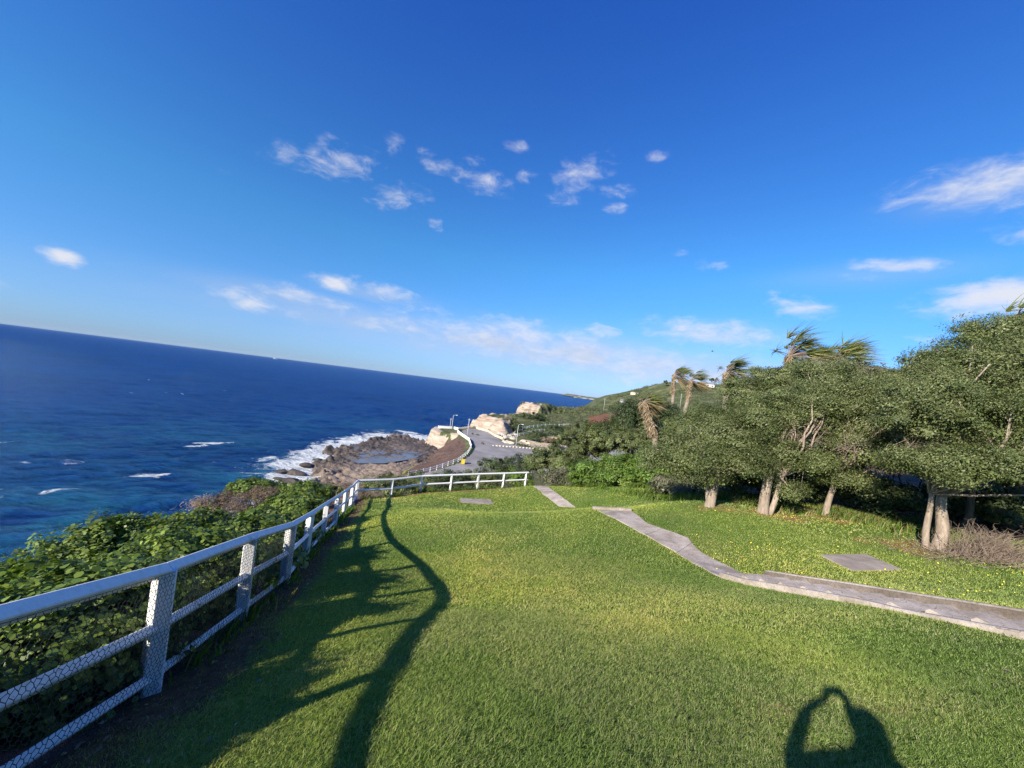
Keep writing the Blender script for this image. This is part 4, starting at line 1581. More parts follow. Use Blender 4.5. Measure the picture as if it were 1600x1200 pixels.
DG = 'dry grey scrub on the cliff top'
for i, (px, py, Y, rx, ry, rz, lab) in enumerate((
        (398, 790, 17, 1.5, 1.5, .75, 'dry grey-brown shrub on the cliff edge past the glossy hedge'),
        (352, 800, 15, 1.2, 1.2, .6, 'low dry shrub at the seaward end of the glossy hedge'),
        (450, 782, 19, 1.2, 1.3, .55, 'dry scrub close behind the fence posts near the corner'),
        (250, 850, 9, 1.0, 1.0, .4, 'dry scrub fringe below the seaward hedge'),
        (520, 770, 26, 2.4, 2.0, .5, 'brown scrub just outside the fence corner'))):
    bush('dry_shrub', [E(px, py, Y, rx, ry, rz)], lab, 9000, 'brown', 140 + i, .075, DG, .3, 'blade', None, 'dry_leaf', .1, stems=24, stem_mat='twig')
for i, (px, py, Y, rx, ry, rz, lab) in enumerate((
        (395, 766, 19.5, 1.1, 1.0, .45, 'small green bush on the cliff edge in front of the surf rocks'),
        (478, 772, 19.0, 1.2, 1.1, .5, 'green bush behind the fence corner below the rock shelf'),
        (455, 795, 15.5, .9, 1.0, .5, 'leafy bush close behind the thin posts near the fence corner'))):
    bush('coastal_bush', [E(px, py, Y, rx, ry, rz)], lab, 11000, 'hedge', 150 + i, .085, 'green bushes on the cliff edge', .24, 'round', None, 'glossy_leaf', .15)

# bushes outside the far fence
FG = 'bushes outside the far fence'
for i, (px, py, Y, rx, ry, rz, pal, lab) in enumerate((
        (600, 762, 27, 1.8, 1.2, .9, 'coastal', 'leafy bush behind the first bay of the far fence'),
        (655, 757, 29, 1.7, 1.2, .95, 'coastal', 'leafy bush behind the second bay of the far fence'),
        (705, 755, 30.5, 1.6, 1.2, 1.0, 'dark', 'dark leafy bush behind the middle of the far fence'),
        (752, 751, 31.5, 1.7, 1.2, 1.0, 'coastal', 'leafy bush behind the fourth bay of the far fence'),
        (803, 751, 33, 1.5, 1.2, .9, 'bright', 'brighter low bush behind the last bay of the far fence'),
        (775, 730, 52, 2.3, 2.0, 1.1, 'dark', 'dark rounded bush at the road edge beyond the far fence'),
        (812, 728, 50, 2.6, 2.2, 1.3, 'dark', 'larger dark bush hiding the road at the end of the fence'),
        (846, 722, 48, 2.2, 2.2, 1.5, 'coastal', 'olive bush at the right end of the visible road'))):
    bush('coastal_bush', [E(px, py, Y, rx, ry, rz), E(px + 12, py + 4, Y - .3, rx * .7, ry * .7, rz * .8)], lab, 12000 if Y < 40 else 9000, pal, 160 + i,
         .10 if Y < 40 else .17, FG, .32 if Y < 40 else .5, 'leaf', None, 'leaf', .12, base=None)

MG = 'thicket bushes between the path and the trees'
for i, (px, py, Y, rx, ry, rz, pal, lab) in enumerate((
        (868, 722, 34, 2.2, 1.8, 1.6, 'coastal', 'olive bush at the end of the far fence'),
        (905, 700, 36, 2.4, 2.0, 2.0, 'coastal', 'tall olive bush below the brown hillside patch'),
        (945, 690, 34, 2.0, 1.9, 1.9, 'coastal', 'tall upright bush in the middle of the thicket'),
        (890, 752, 28.5, 1.6, 1.4, .9, 'grey', 'small greyish bush where the lower path ends'),
        (930, 742, 27, 1.9, 1.5, 1.1, 'bright', 'bright green bush at the front of the thicket'),
        (985, 738, 24.5, 2.0, 1.5, 1.1, 'bright', 'broad bright green bush at the lawn edge below the leaning palm'),
        (1035, 730, 21.5, 1.4, 1.4, 1.0, 'bright', 'leafy bush between the thicket and the nearest pale trunk'),
        (1020, 690, 28, 2.2, 1.8, 1.2, 'coastal', 'bush with a sunlit top behind the bright thicket'),
        (1078, 672, 25, 1.6, 1.5, 1.0, 'coastal', 'bush hiding the feet of the two slim palms'),
        (1000, 668, 40, 2.0, 2.0, 1.6, 'dark', 'dark bush in the shadow behind the leaning palm'))):
    bush('thicket_bush', [E(px, py, Y, rx, ry, rz), E(px - 14, py + 10, Y - .4, rx * .65, ry * .7, rz * .7), E(px + 16, py + 8, Y - .4, rx * .65, ry * .7, rz * .7)], lab,
         20000, pal, 180 + i, .12 if Y < 30 else .15, MG, .36, 'leaf', None, 'leaf', .14, stems=6)

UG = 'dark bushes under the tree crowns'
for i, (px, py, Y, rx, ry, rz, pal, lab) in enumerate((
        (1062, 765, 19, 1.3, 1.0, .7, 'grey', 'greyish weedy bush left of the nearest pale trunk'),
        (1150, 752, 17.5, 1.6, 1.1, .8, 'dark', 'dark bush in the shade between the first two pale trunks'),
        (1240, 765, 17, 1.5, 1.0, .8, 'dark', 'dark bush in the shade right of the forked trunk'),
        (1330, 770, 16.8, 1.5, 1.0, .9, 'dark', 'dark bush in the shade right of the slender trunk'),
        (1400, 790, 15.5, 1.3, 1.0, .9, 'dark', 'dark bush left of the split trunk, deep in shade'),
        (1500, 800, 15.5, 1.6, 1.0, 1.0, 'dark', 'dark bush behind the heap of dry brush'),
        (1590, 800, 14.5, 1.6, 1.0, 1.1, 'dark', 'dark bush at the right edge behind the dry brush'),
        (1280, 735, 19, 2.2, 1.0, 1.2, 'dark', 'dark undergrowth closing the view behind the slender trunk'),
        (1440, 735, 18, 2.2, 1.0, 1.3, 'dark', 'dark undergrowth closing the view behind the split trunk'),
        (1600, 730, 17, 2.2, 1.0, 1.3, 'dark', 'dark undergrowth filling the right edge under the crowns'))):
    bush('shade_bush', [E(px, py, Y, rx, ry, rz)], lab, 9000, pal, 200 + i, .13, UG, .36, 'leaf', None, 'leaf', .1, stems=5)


# ------------------------------------------------------------------ heap of dry brush by the split trunk
def brush_heap():
    c = gp(1530, 876)
    rnd = random.Random(8)
    mb = MB()
    for k in range(620):
        a = rnd.uniform(0, 6.28)
        rr = abs(rnd.gauss(0, .75))
        s = Vector((c.x + math.cos(a) * rr * 1.5 + .4, c.y + math.sin(a) * rr * .7 + .25, 0))
        s.z = hz(s.x, s.y)
        top = max(.12, .85 * math.exp(-(rr / .95) ** 2)) * rnd.uniform(.3, 1.15)
        e = s + Vector((rnd.gauss(.1, .35), rnd.gauss(0, .3), top))
        p = limb(mb, s, e, rnd.uniform(.005, .013), .003, rnd, .22, 5, 4)
        for j in range(2):
            q = p[rnd.randrange(1, 5)]
            limb(mb, q, q + Vector((rnd.gauss(0, .17), rnd.gauss(0, .15), rnd.gauss(.04, .12))), .005, .002, rnd, .2, 4, 3)
    o = mb.build('brush_heap', M['twig'], loc=c)
    tag(o, 'tangled heap of dry brown branches at the foot of the split-trunk tree', 'brush heap')


brush_heap()


# ------------------------------------------------------------------ palms
def strips(P0, D, L, W, droop, rs, cols, seg=4):
    """ribbons: start P0, direction D, length L, width W, bending by the droop vector; returns V, F, colours"""
    n = len(P0)
    side = unit(np.cross(D, rs.normal(size=(n, 3))))
    rows = []
    for k in range(seg + 1):
        t = k / seg
        c = P0 + D * (L * t)[:, None] + droop * (t * t)
        w = (W * (1 - t) ** .7 * .5)[:, None]
        rows += [c - side * w, c + side * w]
    V = np.stack(rows, 1).reshape(-1, 3)
    b = np.arange(n)[:, None] * (2 * (seg + 1))
    F = np.vstack([b + np.array([2 * k, 2 * k + 1, 2 * k + 3, 2 * k + 2]) for k in range(seg)])
    return V, F, np.repeat(cols, 2 * (seg + 1), axis=0)


def palm(base_px, top_px, Y, r, crown, label, seed, skirt=0.0, head=1.0, dead=.4):
    """fan palm blown over by the wind: base and crown pixels at depth Y"""
    rnd, rs = random.Random(seed), np.random.RandomState(seed)
    a, b = at(*base_px, Y), at(*top_px, Y)
    g = hz(a.x, a.y)
    root_z = min(g, a.z)
    root = empty('fan_palm', (a.x, a.y, g), label, 'palm tree', 'wind-blown palms behind the trees')
    pts, rr = [Vector((a.x + (a.x - b.x) * .15, a.y, root_z - .2))], [r * 1.5]
    for i in range(9):
        t = i / 8
        p = a.lerp(b, t)
        p.x += math.sin(t * 3.0) * .12 * (b - a).length * .25
        pts.append(p)
        rr.append(r * (1.15 - .35 * t))
    mb = MB()
    mb.tube(pts, rr, 10)
    mb.build('trunk', M['palm_bark'], root, smooth=True)
    top = pts[-1]
    wind = np.array([.93, .25, .02])
    Vg, Cg = [], []
    nfr = int(34 * head)
    gP, gD, gL, gW, gB, gC = [], [], [], [], [], []
    sh = MB()
    for f in range(nfr):
        u = unit(rs.normal(size=(1, 3)))[0]
        isdead = rs.rand() < dead
        if isdead:
            u[2] = -abs(u[2]) * .8 - .05
        else:
            u[2] = abs(u[2]) * .9 + .05
        u[0] = abs(u[0]) * (.25 if rs.rand() < .62 else -.95) + .1
        d = unit((u * .8 + wind * .62)[None])[0]
        L1 = crown * rs.uniform(.32, .5)
        c = np.array(top) + d * L1
        sh.tube([top, Vector(np.array(top) + d * L1 * .5 + np.array([0, 0, .02])), Vector(c)], [.03, .022, .014], 4)
        m = 24
        dd = unit(d[None] * 1.0 + rs.normal(scale=.34, size=(m, 3)) + wind * .9)
        gP.append(np.repeat(c[None], m, 0) + rs.normal(scale=.02, size=(m, 3)))
        gD.append(dd)
        gL.append(crown * rs.uniform(.3, .7, m))
        gW.append(np.full(m, .055) * rs.uniform(.7, 1.3, m))
        gB.append(wind * crown * .16 + np.array([0, 0, -.12 * crown]) * (1.2 if isdead else .5) + rs.normal(scale=.05, size=(m, 3)))
        pal_ = np.array(PAL['straw'] if isdead else [(.11, .14, .03), (.16, .18, .05), (.08, .11, .03), (.24, .22, .08)])
        gC.append(pal_[rs.randint(0, len(pal_), m)] * rs.uniform(.8, 1.2, (m, 1)))
    V, F, C = strips(np.vstack(gP), np.vstack(gD), np.concatenate(gL), np.concatenate(gW), np.vstack(gB), rs, np.vstack(gC))
    mesh_obj('crown', V, F, M['leaf'], root, cols=C)
    sh.build('frond_stalks', M['twig'], root)
    if skirt > 0:
        m = int(1300 * skirt)
        t = rs.rand(m) * .95
        P = np.array([np.array(pts[-1].lerp(pts[3], min(x * skirt, .98))) for x in t])
        u = rs.normal(size=(m, 3))
        u[:, 2] = 0
        u = unit(u)
        P = P + u * r * .8
        D = unit(u * .5 + np.array([0, 0, -1.0]) + rs.normal(scale=.35, size=(m, 3)))
        pal_ = np.array([(.36, .27, .17), (.27, .20, .13), (.44, .35, .24), (.20, .15, .10)])
        V, F, C = strips(P, D, rs.uniform(.22, .55, m), rs.uniform(.05, .12, m), u * -.18 + rs.normal(scale=.08, size=(m, 3)), rs, pal_[rs.randint(0, 4, m)], 3)
        mesh_obj('dead_frond_skirt', V, F, M['dry_leaf'], root, cols=C)


palm((1024, 690), (1005, 628), 26.3, .20, 1.35, 'leaning palm with a thick shaggy skirt of dead fronds and a sparse head', 31, 1.5, .7, .5)
palm((1046, 660), (1053, 585), 58, .26, 2.6, 'slim upright palm, second from the left, with a bare straight trunk', 32, .55, 1.0, .45)
palm((1071, 640), (1079, 594), 54, .26, 2.6, 'short palm with a shaggy trunk, third from the left', 33, 1.0, 1.0, .5)
palm((1132, 640), (1134, 582), 42, .26, 3.0, 'palm with a ragged head and hanging dead fronds, left of the two tall palms', 34, .7, 1.3, .5)
palm((1238, 650), (1232, 556), 27, .2, 2.9, 'tall palm with the widest wind-torn head above the tree crowns', 35, .35, 1.5, .45)
palm((1308, 650), (1300, 566), 26, .2, 2.5, 'green-headed palm just right of the widest palm head', 36, .3, 1.3, .3)
palm((1580, 620), (1572, 512), 19, .2, 2.4, 'palm at the right edge, its head just over the tall tree', 37, .2, 1.3, .4)


# ------------------------------------------------------------------ things along the road below
def on_ground(px, py, lift=0.0):
    """ground point under a far pixel: march the sight line down to the land"""
    d = ray(px, py)
    t = np.geomspace(40, 700, 3000)
    z = height(d.x * t, d.y * t, False)
    below = np.nonzero(d.z * t < z)[0]
    k = t[below[0]] if len(below) else 200
    return Vector((d.x * k, d.y * k, hz(d.x * k, d.y * k) + lift))


def rail_fence(name, line, label, group, step=3.0, h=1.1, w=.16, rails=(1.0, .55), solid=False):
    P = [Vector((x, y, hz(x, y))) for x, y in line]
    dense = [P[0]]
    for i in range(len(P) - 1):
        n = max(1, int((P[i + 1] - P[i]).length / step))
        for k in range(1, n + 1):
            q = P[i].lerp(P[i + 1], k / n)
            q.z = hz(q.x, q.y)
            dense.append(q)
    root = empty(name, dense[0], label, 'fence', group)
    for q in dense:
        mb = MB()
        mb.box(q + Vector((0, 0, h / 2 - .1)), (w, w, h + .2))
        mb.box(q + Vector((0, 0, h + .03)), (w * 1.2, w * 1.2, .06))
        mb.build('post', M['white_paint'], root)
    for rh in rails:
        mb = MB()
        for i in range(len(dense) - 1):
            mb.beam(dense[i] + Vector((0, 0, rh)), dense[i + 1] + Vector((0, 0, rh)), .09, .16)
        mb.build('rail', M['white_paint'], root)
    if solid:
        mb = MB()
        for i in range(len(dense) - 1):
            mb.beam(dense[i] + Vector((0, 0, .45)), dense[i + 1] + Vector((0, 0, .45)), .22, .95)
        mb.build('wall_panel', M['white_wall'], root)


rail_fence('roadside_fence', [(-20.5, 86), (-16, 96), (-12.2, 107), (-11.1, 120), (-11.2, 132)], 'white post and rail fence along the seaward side of the road below', None, 2.6)
rail_fence('roadside_wall', [(-11.3, 133), (-13.6, 147), (-18.4, 160), (-21, 168), (-21.8, 176), (-24, 178.5), (-31, 176)],
           'low solid white wall curving round the head of the road above the cliff', None, 5, 1.15, .25, (1.05,), True)
a1 = [(-3.6, 176), (0, 168), (2.2, 172), (5.5, 190), (12, 205), (24, 218), (36, 226)]
rail_fence('hillside_fence', a1, 'white fence climbing the green hillside beyond the street lamp, upper of the two', 'fences on the hillside', 3.2, 1.2, .16)
a2 = [(-.2, 165), (3.6, 167), (6.5, 178), (14, 190), (22, 198)]
rail_fence('hillside_fence', a2, 'shorter white fence below the climbing fence, ending among pale rocks', 'fences on the hillside', 3.0, 1.0, .16)


def retaining_wall():
    mb = MB()
    line = [(-14.5, 189.5), (-8.3, 181.5), (-4.6, 169), (-.6, 161)]
    for i in range(len(line) - 1):
        a, b = line[i], line[i + 1]
        mb.beam((a[0], a[1], hz(*a) + .35), (b[0], b[1], hz(*b) + .35), .7, 1.3)
    o = mb.build('retaining_wall', M['pale_stone'], loc=(-4.6, 169, hz(-4.6, 169)))
    tag(o, 'low pale stone wall at the foot of the orange cliff beside the road', 'wall')


retaining_wall()


def lamp(px, py, Y, H, label, arm=True, r=.09, second=False, group='street lamps and poles'):
    p = at(px, py, Y)
    g = hz(p.x, p.y)
    root = empty('street_lamp' if arm else 'pole', (p.x, p.y, g), label, 'street lamp' if arm else 'pole', group)
    mb = MB()
    mb.tube([(p.x, p.y, g - .3), (p.x, p.y, g + H * .5), (p.x, p.y, g + H)], [r * 1.4, r * 1.15, r * .8], 8)
    mb.build('post', M['metal_grey'], root, smooth=True)
    if arm:
        for sgn in ((1, -1) if second else (1,)):
            mb = MB()
            mb.tube([(p.x, p.y, g + H - .15), (p.x + .5 * sgn, p.y, g + H + .25), (p.x + 1.3 * sgn, p.y, g + H + .3)], [.06, .05, .045], 6)
            ar = mb.build('arm', M['metal_grey'], root, smooth=True)
            mb = MB()
            mb.box((p.x + 1.55 * sgn, p.y, g + H + .3), (.75, .28, .16))
            mb.box((p.x + 1.55 * sgn, p.y, g + H + .2), (.6, .22, .06))
            mb.build('lamp_head', M['white_wall'], root)
    else:
        mb = MB()
        mb.box((p.x, p.y, g + H * .93), (1.1, .12, .12))
        mb.build('crossbar', M['metal_grey'], root)


lamp(805, 705, 146, 8.6, 'tall grey street lamp standing at the near edge of the pale rock garden', True, .10)
lamp(729, 690, 158, 7.5, 'slim grey pole by the bend of the white wall', False, .11)
lamp(703, 669, 177, 5.0, 'shorter of the twin poles on the near headland', False, .10)
lamp(706, 669, 177.5, 6.3, 'taller of the twin poles on the near headland, with a lamp arm', True, .10)
lamp(942, 650, 300, 11.0, 'distant thin pole on the brown hillside', False, .1)
lamp(1062, 640, 330, 13.0, 'distant thin pole between the two slim palms', False, .12)


def bin_():
    p = at(722, 722.5, 105)
    p.x += .3
    g = hz(p.x, p.y) + .12
    root = empty('yellow_bin', (p.x, p.y, g), 'yellow box-shaped bin against the white roadside fence', 'bin')
    mb = MB()
    vs = []
    for z, k in ((0.05, .82), (1.05, 1.0)):
        vs += [(p.x - .5 * k, p.y - .5 * k, g + z), (p.x + .5 * k, p.y - .5 * k, g + z), (p.x + .5 * k, p.y + .5 * k, g + z), (p.x - .5 * k, p.y + .5 * k, g + z)]
    mb.add(vs, [(3, 2, 1, 0), (4, 5, 6, 7), (0, 1, 5, 4), (1, 2, 6, 5), (2, 3, 7, 6), (3, 0, 4, 7)])
    mb.build('body', M['yellow'], root)
    mb = MB()
    mb.box((p.x, p.y, g + 1.1), (1.1, 1.1, .1))
    mb.box((p.x, p.y + .5, g + 1.15), (1.0, .1, .08))
    mb.build('lid', M['yellow'], root)


bin_()


def boulder(name, p, r, seed, label, mat, group, squash=.7):
    bm = bmesh.new()
    bmesh.ops.create_icosphere(bm, subdivisions=3, radius=1)
    rs = np.random.RandomState(seed)
    cut = [(Vector(unit(rs.normal(size=(1, 3)))[0]), rs.uniform(.55, .85)) for _ in range(9)]
    for v in bm.verts:
        for n, d in cut:
            k = v.co.dot(n)
            if k > d:
                v.co -= n * (k - d) * .85
        v.co *= 1 + (float(vnoise(v.co.x * 2.2 + seed, v.co.y * 2.2 + v.co.z * 1.7, seed)) - .5) * .25
        v.co = Vector((v.co.x * r * rs_a(seed), v.co.y * r, v.co.z * r * squash))
    me = bpy.data.meshes.new(name)
    bm.to_mesh(me)
    bm.free()
    me.materials.append(M[mat])
    o = bpy.data.objects.new(name, me)
    o.location = p
    COL.objects.link(o)
    return tag(o, label, 'rock', group)


def rs_a(seed):
    return 1.0 + .5 * ((seed * 37) % 10) / 10


for i, (px, py, r, lab) in enumerate(((440, 738, 1.9, 'dark rock in the surf, farthest out to the left'), (462, 740, 2.2, 'largest dark rock in the surf beside the shelf'),
                                      (452, 751, 2.0, 'long low dark rock awash nearest the fence'), (478, 727, 1.6, 'dark rock at the seaward corner of the shelf'),
                                      (436, 748, 1.0, 'small dark rock awash in the foam left of the long one'), (497, 719, 1.5, 'dark rock on the foaming edge of the shelf'))):
    boulder('surf_rock', at_z(px, py, .3), r, 300 + i, lab, 'dark_rock', 'dark rocks in the surf', .5)
for i, (px, py, r) in enumerate(((789, 684, 1.3), (796, 681, 1.1), (801, 686, 1.3), (792, 692, 1.5), (799, 693, 1.1), (806, 680, 1.2), (787, 690, .9), (817, 690, 1.3), (825, 693, 1.1))):
    p = on_ground(px, py)
    boulder('pale_rock', p, r, 320 + i, ['pale rock high on the bank left of the street lamp', 'pale rock next to the highest one left of the lamp', 'pale rock close beside the lamp post',
            'largest pale rock at the roadside left of the lamp', 'pale rock at the roadside near the lamp foot', 'pale rock touching the lamp post behind',
            'smallest pale rock at the left end of the bank', 'flat white rock right of the lamp post', 'pale rock half under the dark bush'][i], 'pale_stone', 'pale rocks around the street lamp', .75)
for i in range(16):
    t = i / 15
    p = on_ground(771 + 78 * t, 697.5 + 5.5 * t)
    p.z = hz(p.x, p.y) + .25
    o = boulder('edging_stone', p, .42, 350 + i, 'small pale stone in the row along the far edge of the road', 'pale_stone', 'pale stones edging the road', .8)
for i, (px, py, lab) in enumerate(((738, 679, 'dark block on the road at the cliff foot, left one'), (746, 680.5, 'dark block on the road at the cliff foot, right one'),
                                   (753.5, 694.5, 'dark stump standing alone on the open road'))):
    p = on_ground(px, py)
    p.z = hz(p.x, p.y) + .4
    boulder('dark_block', p, .55, 380 + i, lab, 'dark_rock', 'dark blocks on the road', 1.0 if i == 2 else .7)

for i, (px, py, Y, rx, ry, rz, pal, lab) in enumerate((
        (840, 683, 164, 5.0, 4.0, 2.3, 'dark', 'dark rounded bush on the sandy slope, right of the lamp'),
        (872, 672, 178, 9, 4, 2.2, 'dark', 'long dark thicket right of the sandy patch'),
        (797, 662, 196, 4.5, 4, 3.0, 'coastal', 'green bush at the landward foot of the orange cliff'),
        (803, 668, 186, 3.5, 3, 2.0, 'dark', 'dark bush beside the climbing white fence'),
        (832, 652, 240, 8, 6, 3.0, 'dark', 'dark bush below the farther outcrop'),
        (870, 645, 285, 10, 7, 3.0, 'coastal', 'broad bush on the crest of the green hill'),
        (862, 690, 150, 4.5, 3, 1.4, 'brown', 'brown reedy bush at the right end of the sandy patch'),
        (895, 648, 330, 12, 7, 3, 'dark', 'dark thicket on the far shoulder of the hill'),
        (925, 652, 300, 12, 6, 2.6, 'dark', 'dark thicket above the brown patch'))):
    bush('hillside_bush', [E(px, py, Y, rx, ry, rz), E(px + 6, py + 1, Y - 1, rx * .5, ry * .6, rz * .7)], lab, 7000, pal, 400 + i, .32 * Y / 160, 'bushes on the far hillside',
         .7 * Y / 160, 'leaf', None, 'leaf' if pal != 'brown' else 'dry_leaf', .1, stems=0, per=60)


# ground cover on the far slopes: nobody could count it
def scrub():
    rs = np.random.RandomState(5)
    n = 30000
    x, y = rs.uniform(-20, 260, n), rs.uniform(60, 560, n)
    # denser close by
    k = rs.rand(n) < np.clip(190 / y, .42, 1)
    x, y = x[k], y[k]
    ok = in_poly(x, y, LAND) & (road_clear(x, y) > 2.5) & (fbm(x / 16, y / 16, 61) > .47)
    for poly in (ROCK1, ROCK2, [(48, 232), (84, 245), (90, 275), (74, 290), (56, 268)], [(2, 154), (42, 148), (60, 162), (44, 178), (22, 178), (4, 170)]):
        ok &= ~in_poly(x, y, poly)
    x, y = x[ok], y[ok]
    m = len(x)
    per = 26
    r = rs.uniform(.5, 1.5, m) * (1 + y / 400)
    idx = np.repeat(np.arange(m), per)
    q = unit(rs.normal(size=(m * per, 3))) * rs.rand(m * per, 1) ** .4
    q[:, 2] = abs(q[:, 2]) * .75
    z = height(x, y) + CZ
    P = np.c_[x, y, z][idx] + q * r[idx][:, None]
    Nn = unit(q + rs.normal(scale=.4, size=q.shape) + np.array([0, 0, .5]))
    V, F, kk = place_leaves(P, Nn, rs.normal(size=q.shape), .30 * r[idx] * rs.uniform(.8, 1.6, m * per), 'leaf', rs)
    pal_ = np.array(PAL['coastal'] + PAL['dark'][2:] + PAL['grey'])
    col = pal_[rs.randint(0, len(pal_), m)][idx] * rs.uniform(.8, 1.2, (m * per, 1))
    o = mesh_obj('scrub', V, F, M['leaf'], cols=np.repeat(col, kk, axis=0))
    tag(o, 'low mottled green scrub covering the far hillside', kind='stuff')


scrub()


# ------------------------------------------------------------------ houses on the hill
def house(px, py, Y, w, d, h, wall, roof, label, flat=False, rz=0.0):
    p = at(px, py, Y)
    g = min(hz(p.x, p.y), p.z)
    root = empty('house', (p.x, p.y, g), label, 'house', 'houses on the hill')
    rot = Matrix.Rotation(rz, 3, 'Z')
    mb = MB()
    H = max(h, p.z - g + h)
    mb.box(p + Vector((0, 0, h - H / 2)), (w, d, H), rot)
    mb.build('wall', M[wall], root)
    mb = MB()
    if flat:
        mb.box(p + Vector((0, 0, h + .2)), (w + .8, d + .8, .4), rot)
    else:
        o, rh = .6, min(w, d) * .32
        vs = [(-w / 2 - o, -d / 2 - o, h), (w / 2 + o, -d / 2 - o, h), (w / 2 + o, d / 2 + o, h), (-w / 2 - o, d / 2 + o, h), (-w / 2 - o, 0, h + rh), (w / 2 + o, 0, h + rh)]
        mb.add([p + rot @ Vector(v) for v in vs], [(3, 2, 1, 0), (0, 1, 5, 4), (2, 3, 4, 5), (1, 2, 5), (3, 0, 4)])
    mb.build('roof', M[roof], root)
    nwin = max(2, int(w / 3.5))
    for i in range(nwin):
        for lv in range(max(1, int(h / 3))):
            c = p + rot @ Vector((-w / 2 + w * (i + .5) / nwin, -d / 2 - .03, 1.7 + 3 * lv))
            mb = MB()
            mb.box(c, (w / nwin * .5, .1, 1.3), rot)
            mb.build('window', M['glass'], root)


house(994, 624, 520, 13, 10, 9, 'cream_wall', 'roof_grey', 'large pale cream block of flats on the skyline left of the leaning palm', True, .3)
house(987, 629, 500, 9, 7, 4, 'white_wall', 'roof_grey', 'low white house in front of the cream block', False, .2)
house(974, 631, 480, 7, 6, 3.5, 'white_wall', 'roof_grey', 'small white house lowest on the slope', False, .1)
house(1004, 630, 470, 7, 6, 3.2, 'white_wall', 'roof_red', 'white house close behind the leaning palm', False, .3)
house(1108, 605, 480, 10, 7, 3.6, 'white_wall', 'roof_grey', 'long white house on the hilltop between the palms', False, -.2)
house(912, 641, 420, 5, 4, 3, 'white_wall', 'roof_grey', 'white hut at the water end of the green hill', False, .2)
for i, (px, py, Y, r, lab) in enumerate(((1040, 598, 500, 2.6, 'small dark tree on the bare hilltop skyline'), (1112, 596, 485, 3.6, 'dark pointed tree behind the long white house'),
                                         (998, 640, 455, 4.5, 'dark tree below the cream block'), (966, 636, 440, 5, 'dark tree on the slope left of the small white house'))):
    p = at(px, py, Y)
    tree('hill_tree', p, [(0, 0, .1, 0, 2.5, .3)], [((p.x, p.y, p.z), (r, r, r * .9)), ((p.x, p.y, p.z + r * .6), (r * .6, r * .6, r * .8))], lab, 2600, 'dark', 60 + i, .85, None,
         'trees on the hill', 'dark_bark', 1.0, twigs=4)


# ------------------------------------------------------------------ far headland, ship, bird
def far_headland():
    D = 5200.0
    prof = [(893, 617, 622), (903, 617.5, 624), (915, 619, 625.5), (928, 621, 627.5), (940, 623, 630), (952, 625, 632.5), (966, 627, 634), (990, 631, 637), (1040, 637, 645)]
    V, F = [], []
    n = 0
    pts = []
    for i in range(len(prof) - 1):
        for k in range(10):
            t = k / 10
            pts.append([prof[i][j] * (1 - t) + prof[i + 1][j] * t for j in range(3)])
    for i, (px, yt, yb) in enumerate(pts):
        top = at(px, yt, D)
        wob = (vnoise(i * .35, 3, 5) - .5) * 14
        hgt = max(top.z + wob, 14) * min(1, .35 + i / 4)
        x = top.x
        V += [(x - 30, D - 260, -6), (x - 10, D - 235 + wob * 3, hgt * .4), (x, D - 220 + wob * 2, hgt * .72), (x, D + 60, hgt), (x, D + 900, hgt * 1.05), (x, D + 1500, -6)]
    for i in range(len(pts) - 1):
        for k in range(5):
            F.append((i * 6 + k, i * 6 + k + 1, (i + 1) * 6 + k + 1, (i + 1) * 6 + k))
    m, nt, b, o = new_mat('far_land')
    geo = nt.nodes.new('ShaderNodeNewGeometry')
    sep = nt.nodes.new('ShaderNodeSeparateXYZ')
    nt.links.new(geo.outputs['Normal'], sep.inputs[0])
    st = noise_node(nt, .02, 6, .6)
    f = mathn(nt, 'ADD', sep.outputs['Z'], mathn(nt, 'MULTIPLY', mathn(nt, 'SUBTRACT', st, .5), .5))
    nt.links.new(ramp(nt, f, [(.62, (.36, .31, .25)), (.80, (.09, .105, .06))]), b.inputs['Base Color'])
    b.inputs['Roughness'].default_value = .95
    o = mesh_obj('headland', V, F, m)
    tag(o, kind='structure')


far_headland()


def ship():
    p = at_z(430, 558.6, 0)
    d = Vector((p.x, p.y, 0)).normalized()
    c = d * 9000
    c.z = 0
    root = empty('ship', c, 'tiny white ship on the sea horizon at the left', 'ship')
    s = Vector((d.y, -d.x, 0))
    mb = MB()
    L, B, H = 75, 14, 9
    ring = []
    for z, k in ((0, .92), (H, 1.0)):
        for u, v in ((-.5, -.4), (-.5, .4), (.3, .5), (.5, 0), (.3, -.5)):
            q = c + s * (u * L * k) + d * (v * B * k)
            ring.append((q.x, q.y, z))
    mb.add(ring, [(0, 1, 2, 3, 4), (9, 8, 7, 6, 5)] + [(i, (i + 1) % 5, 5 + (i + 1) % 5, 5 + i) for i in range(5)])
    mb.build('hull', M['white_wall'], root)
    ang = math.atan2(s.y, s.x)
    mb = MB()
    rot = Matrix.Rotation(ang, 3, 'Z')
    mb.box(c - s * 18 + Vector((0, 0, H + 7)), (20, 11, 14), rot)
    mb.box(c - s * 18 + Vector((0, 0, H + 16)), (8, 6, 5), rot)
    mb.build('superstructure', M['white_wall'], root)


ship()


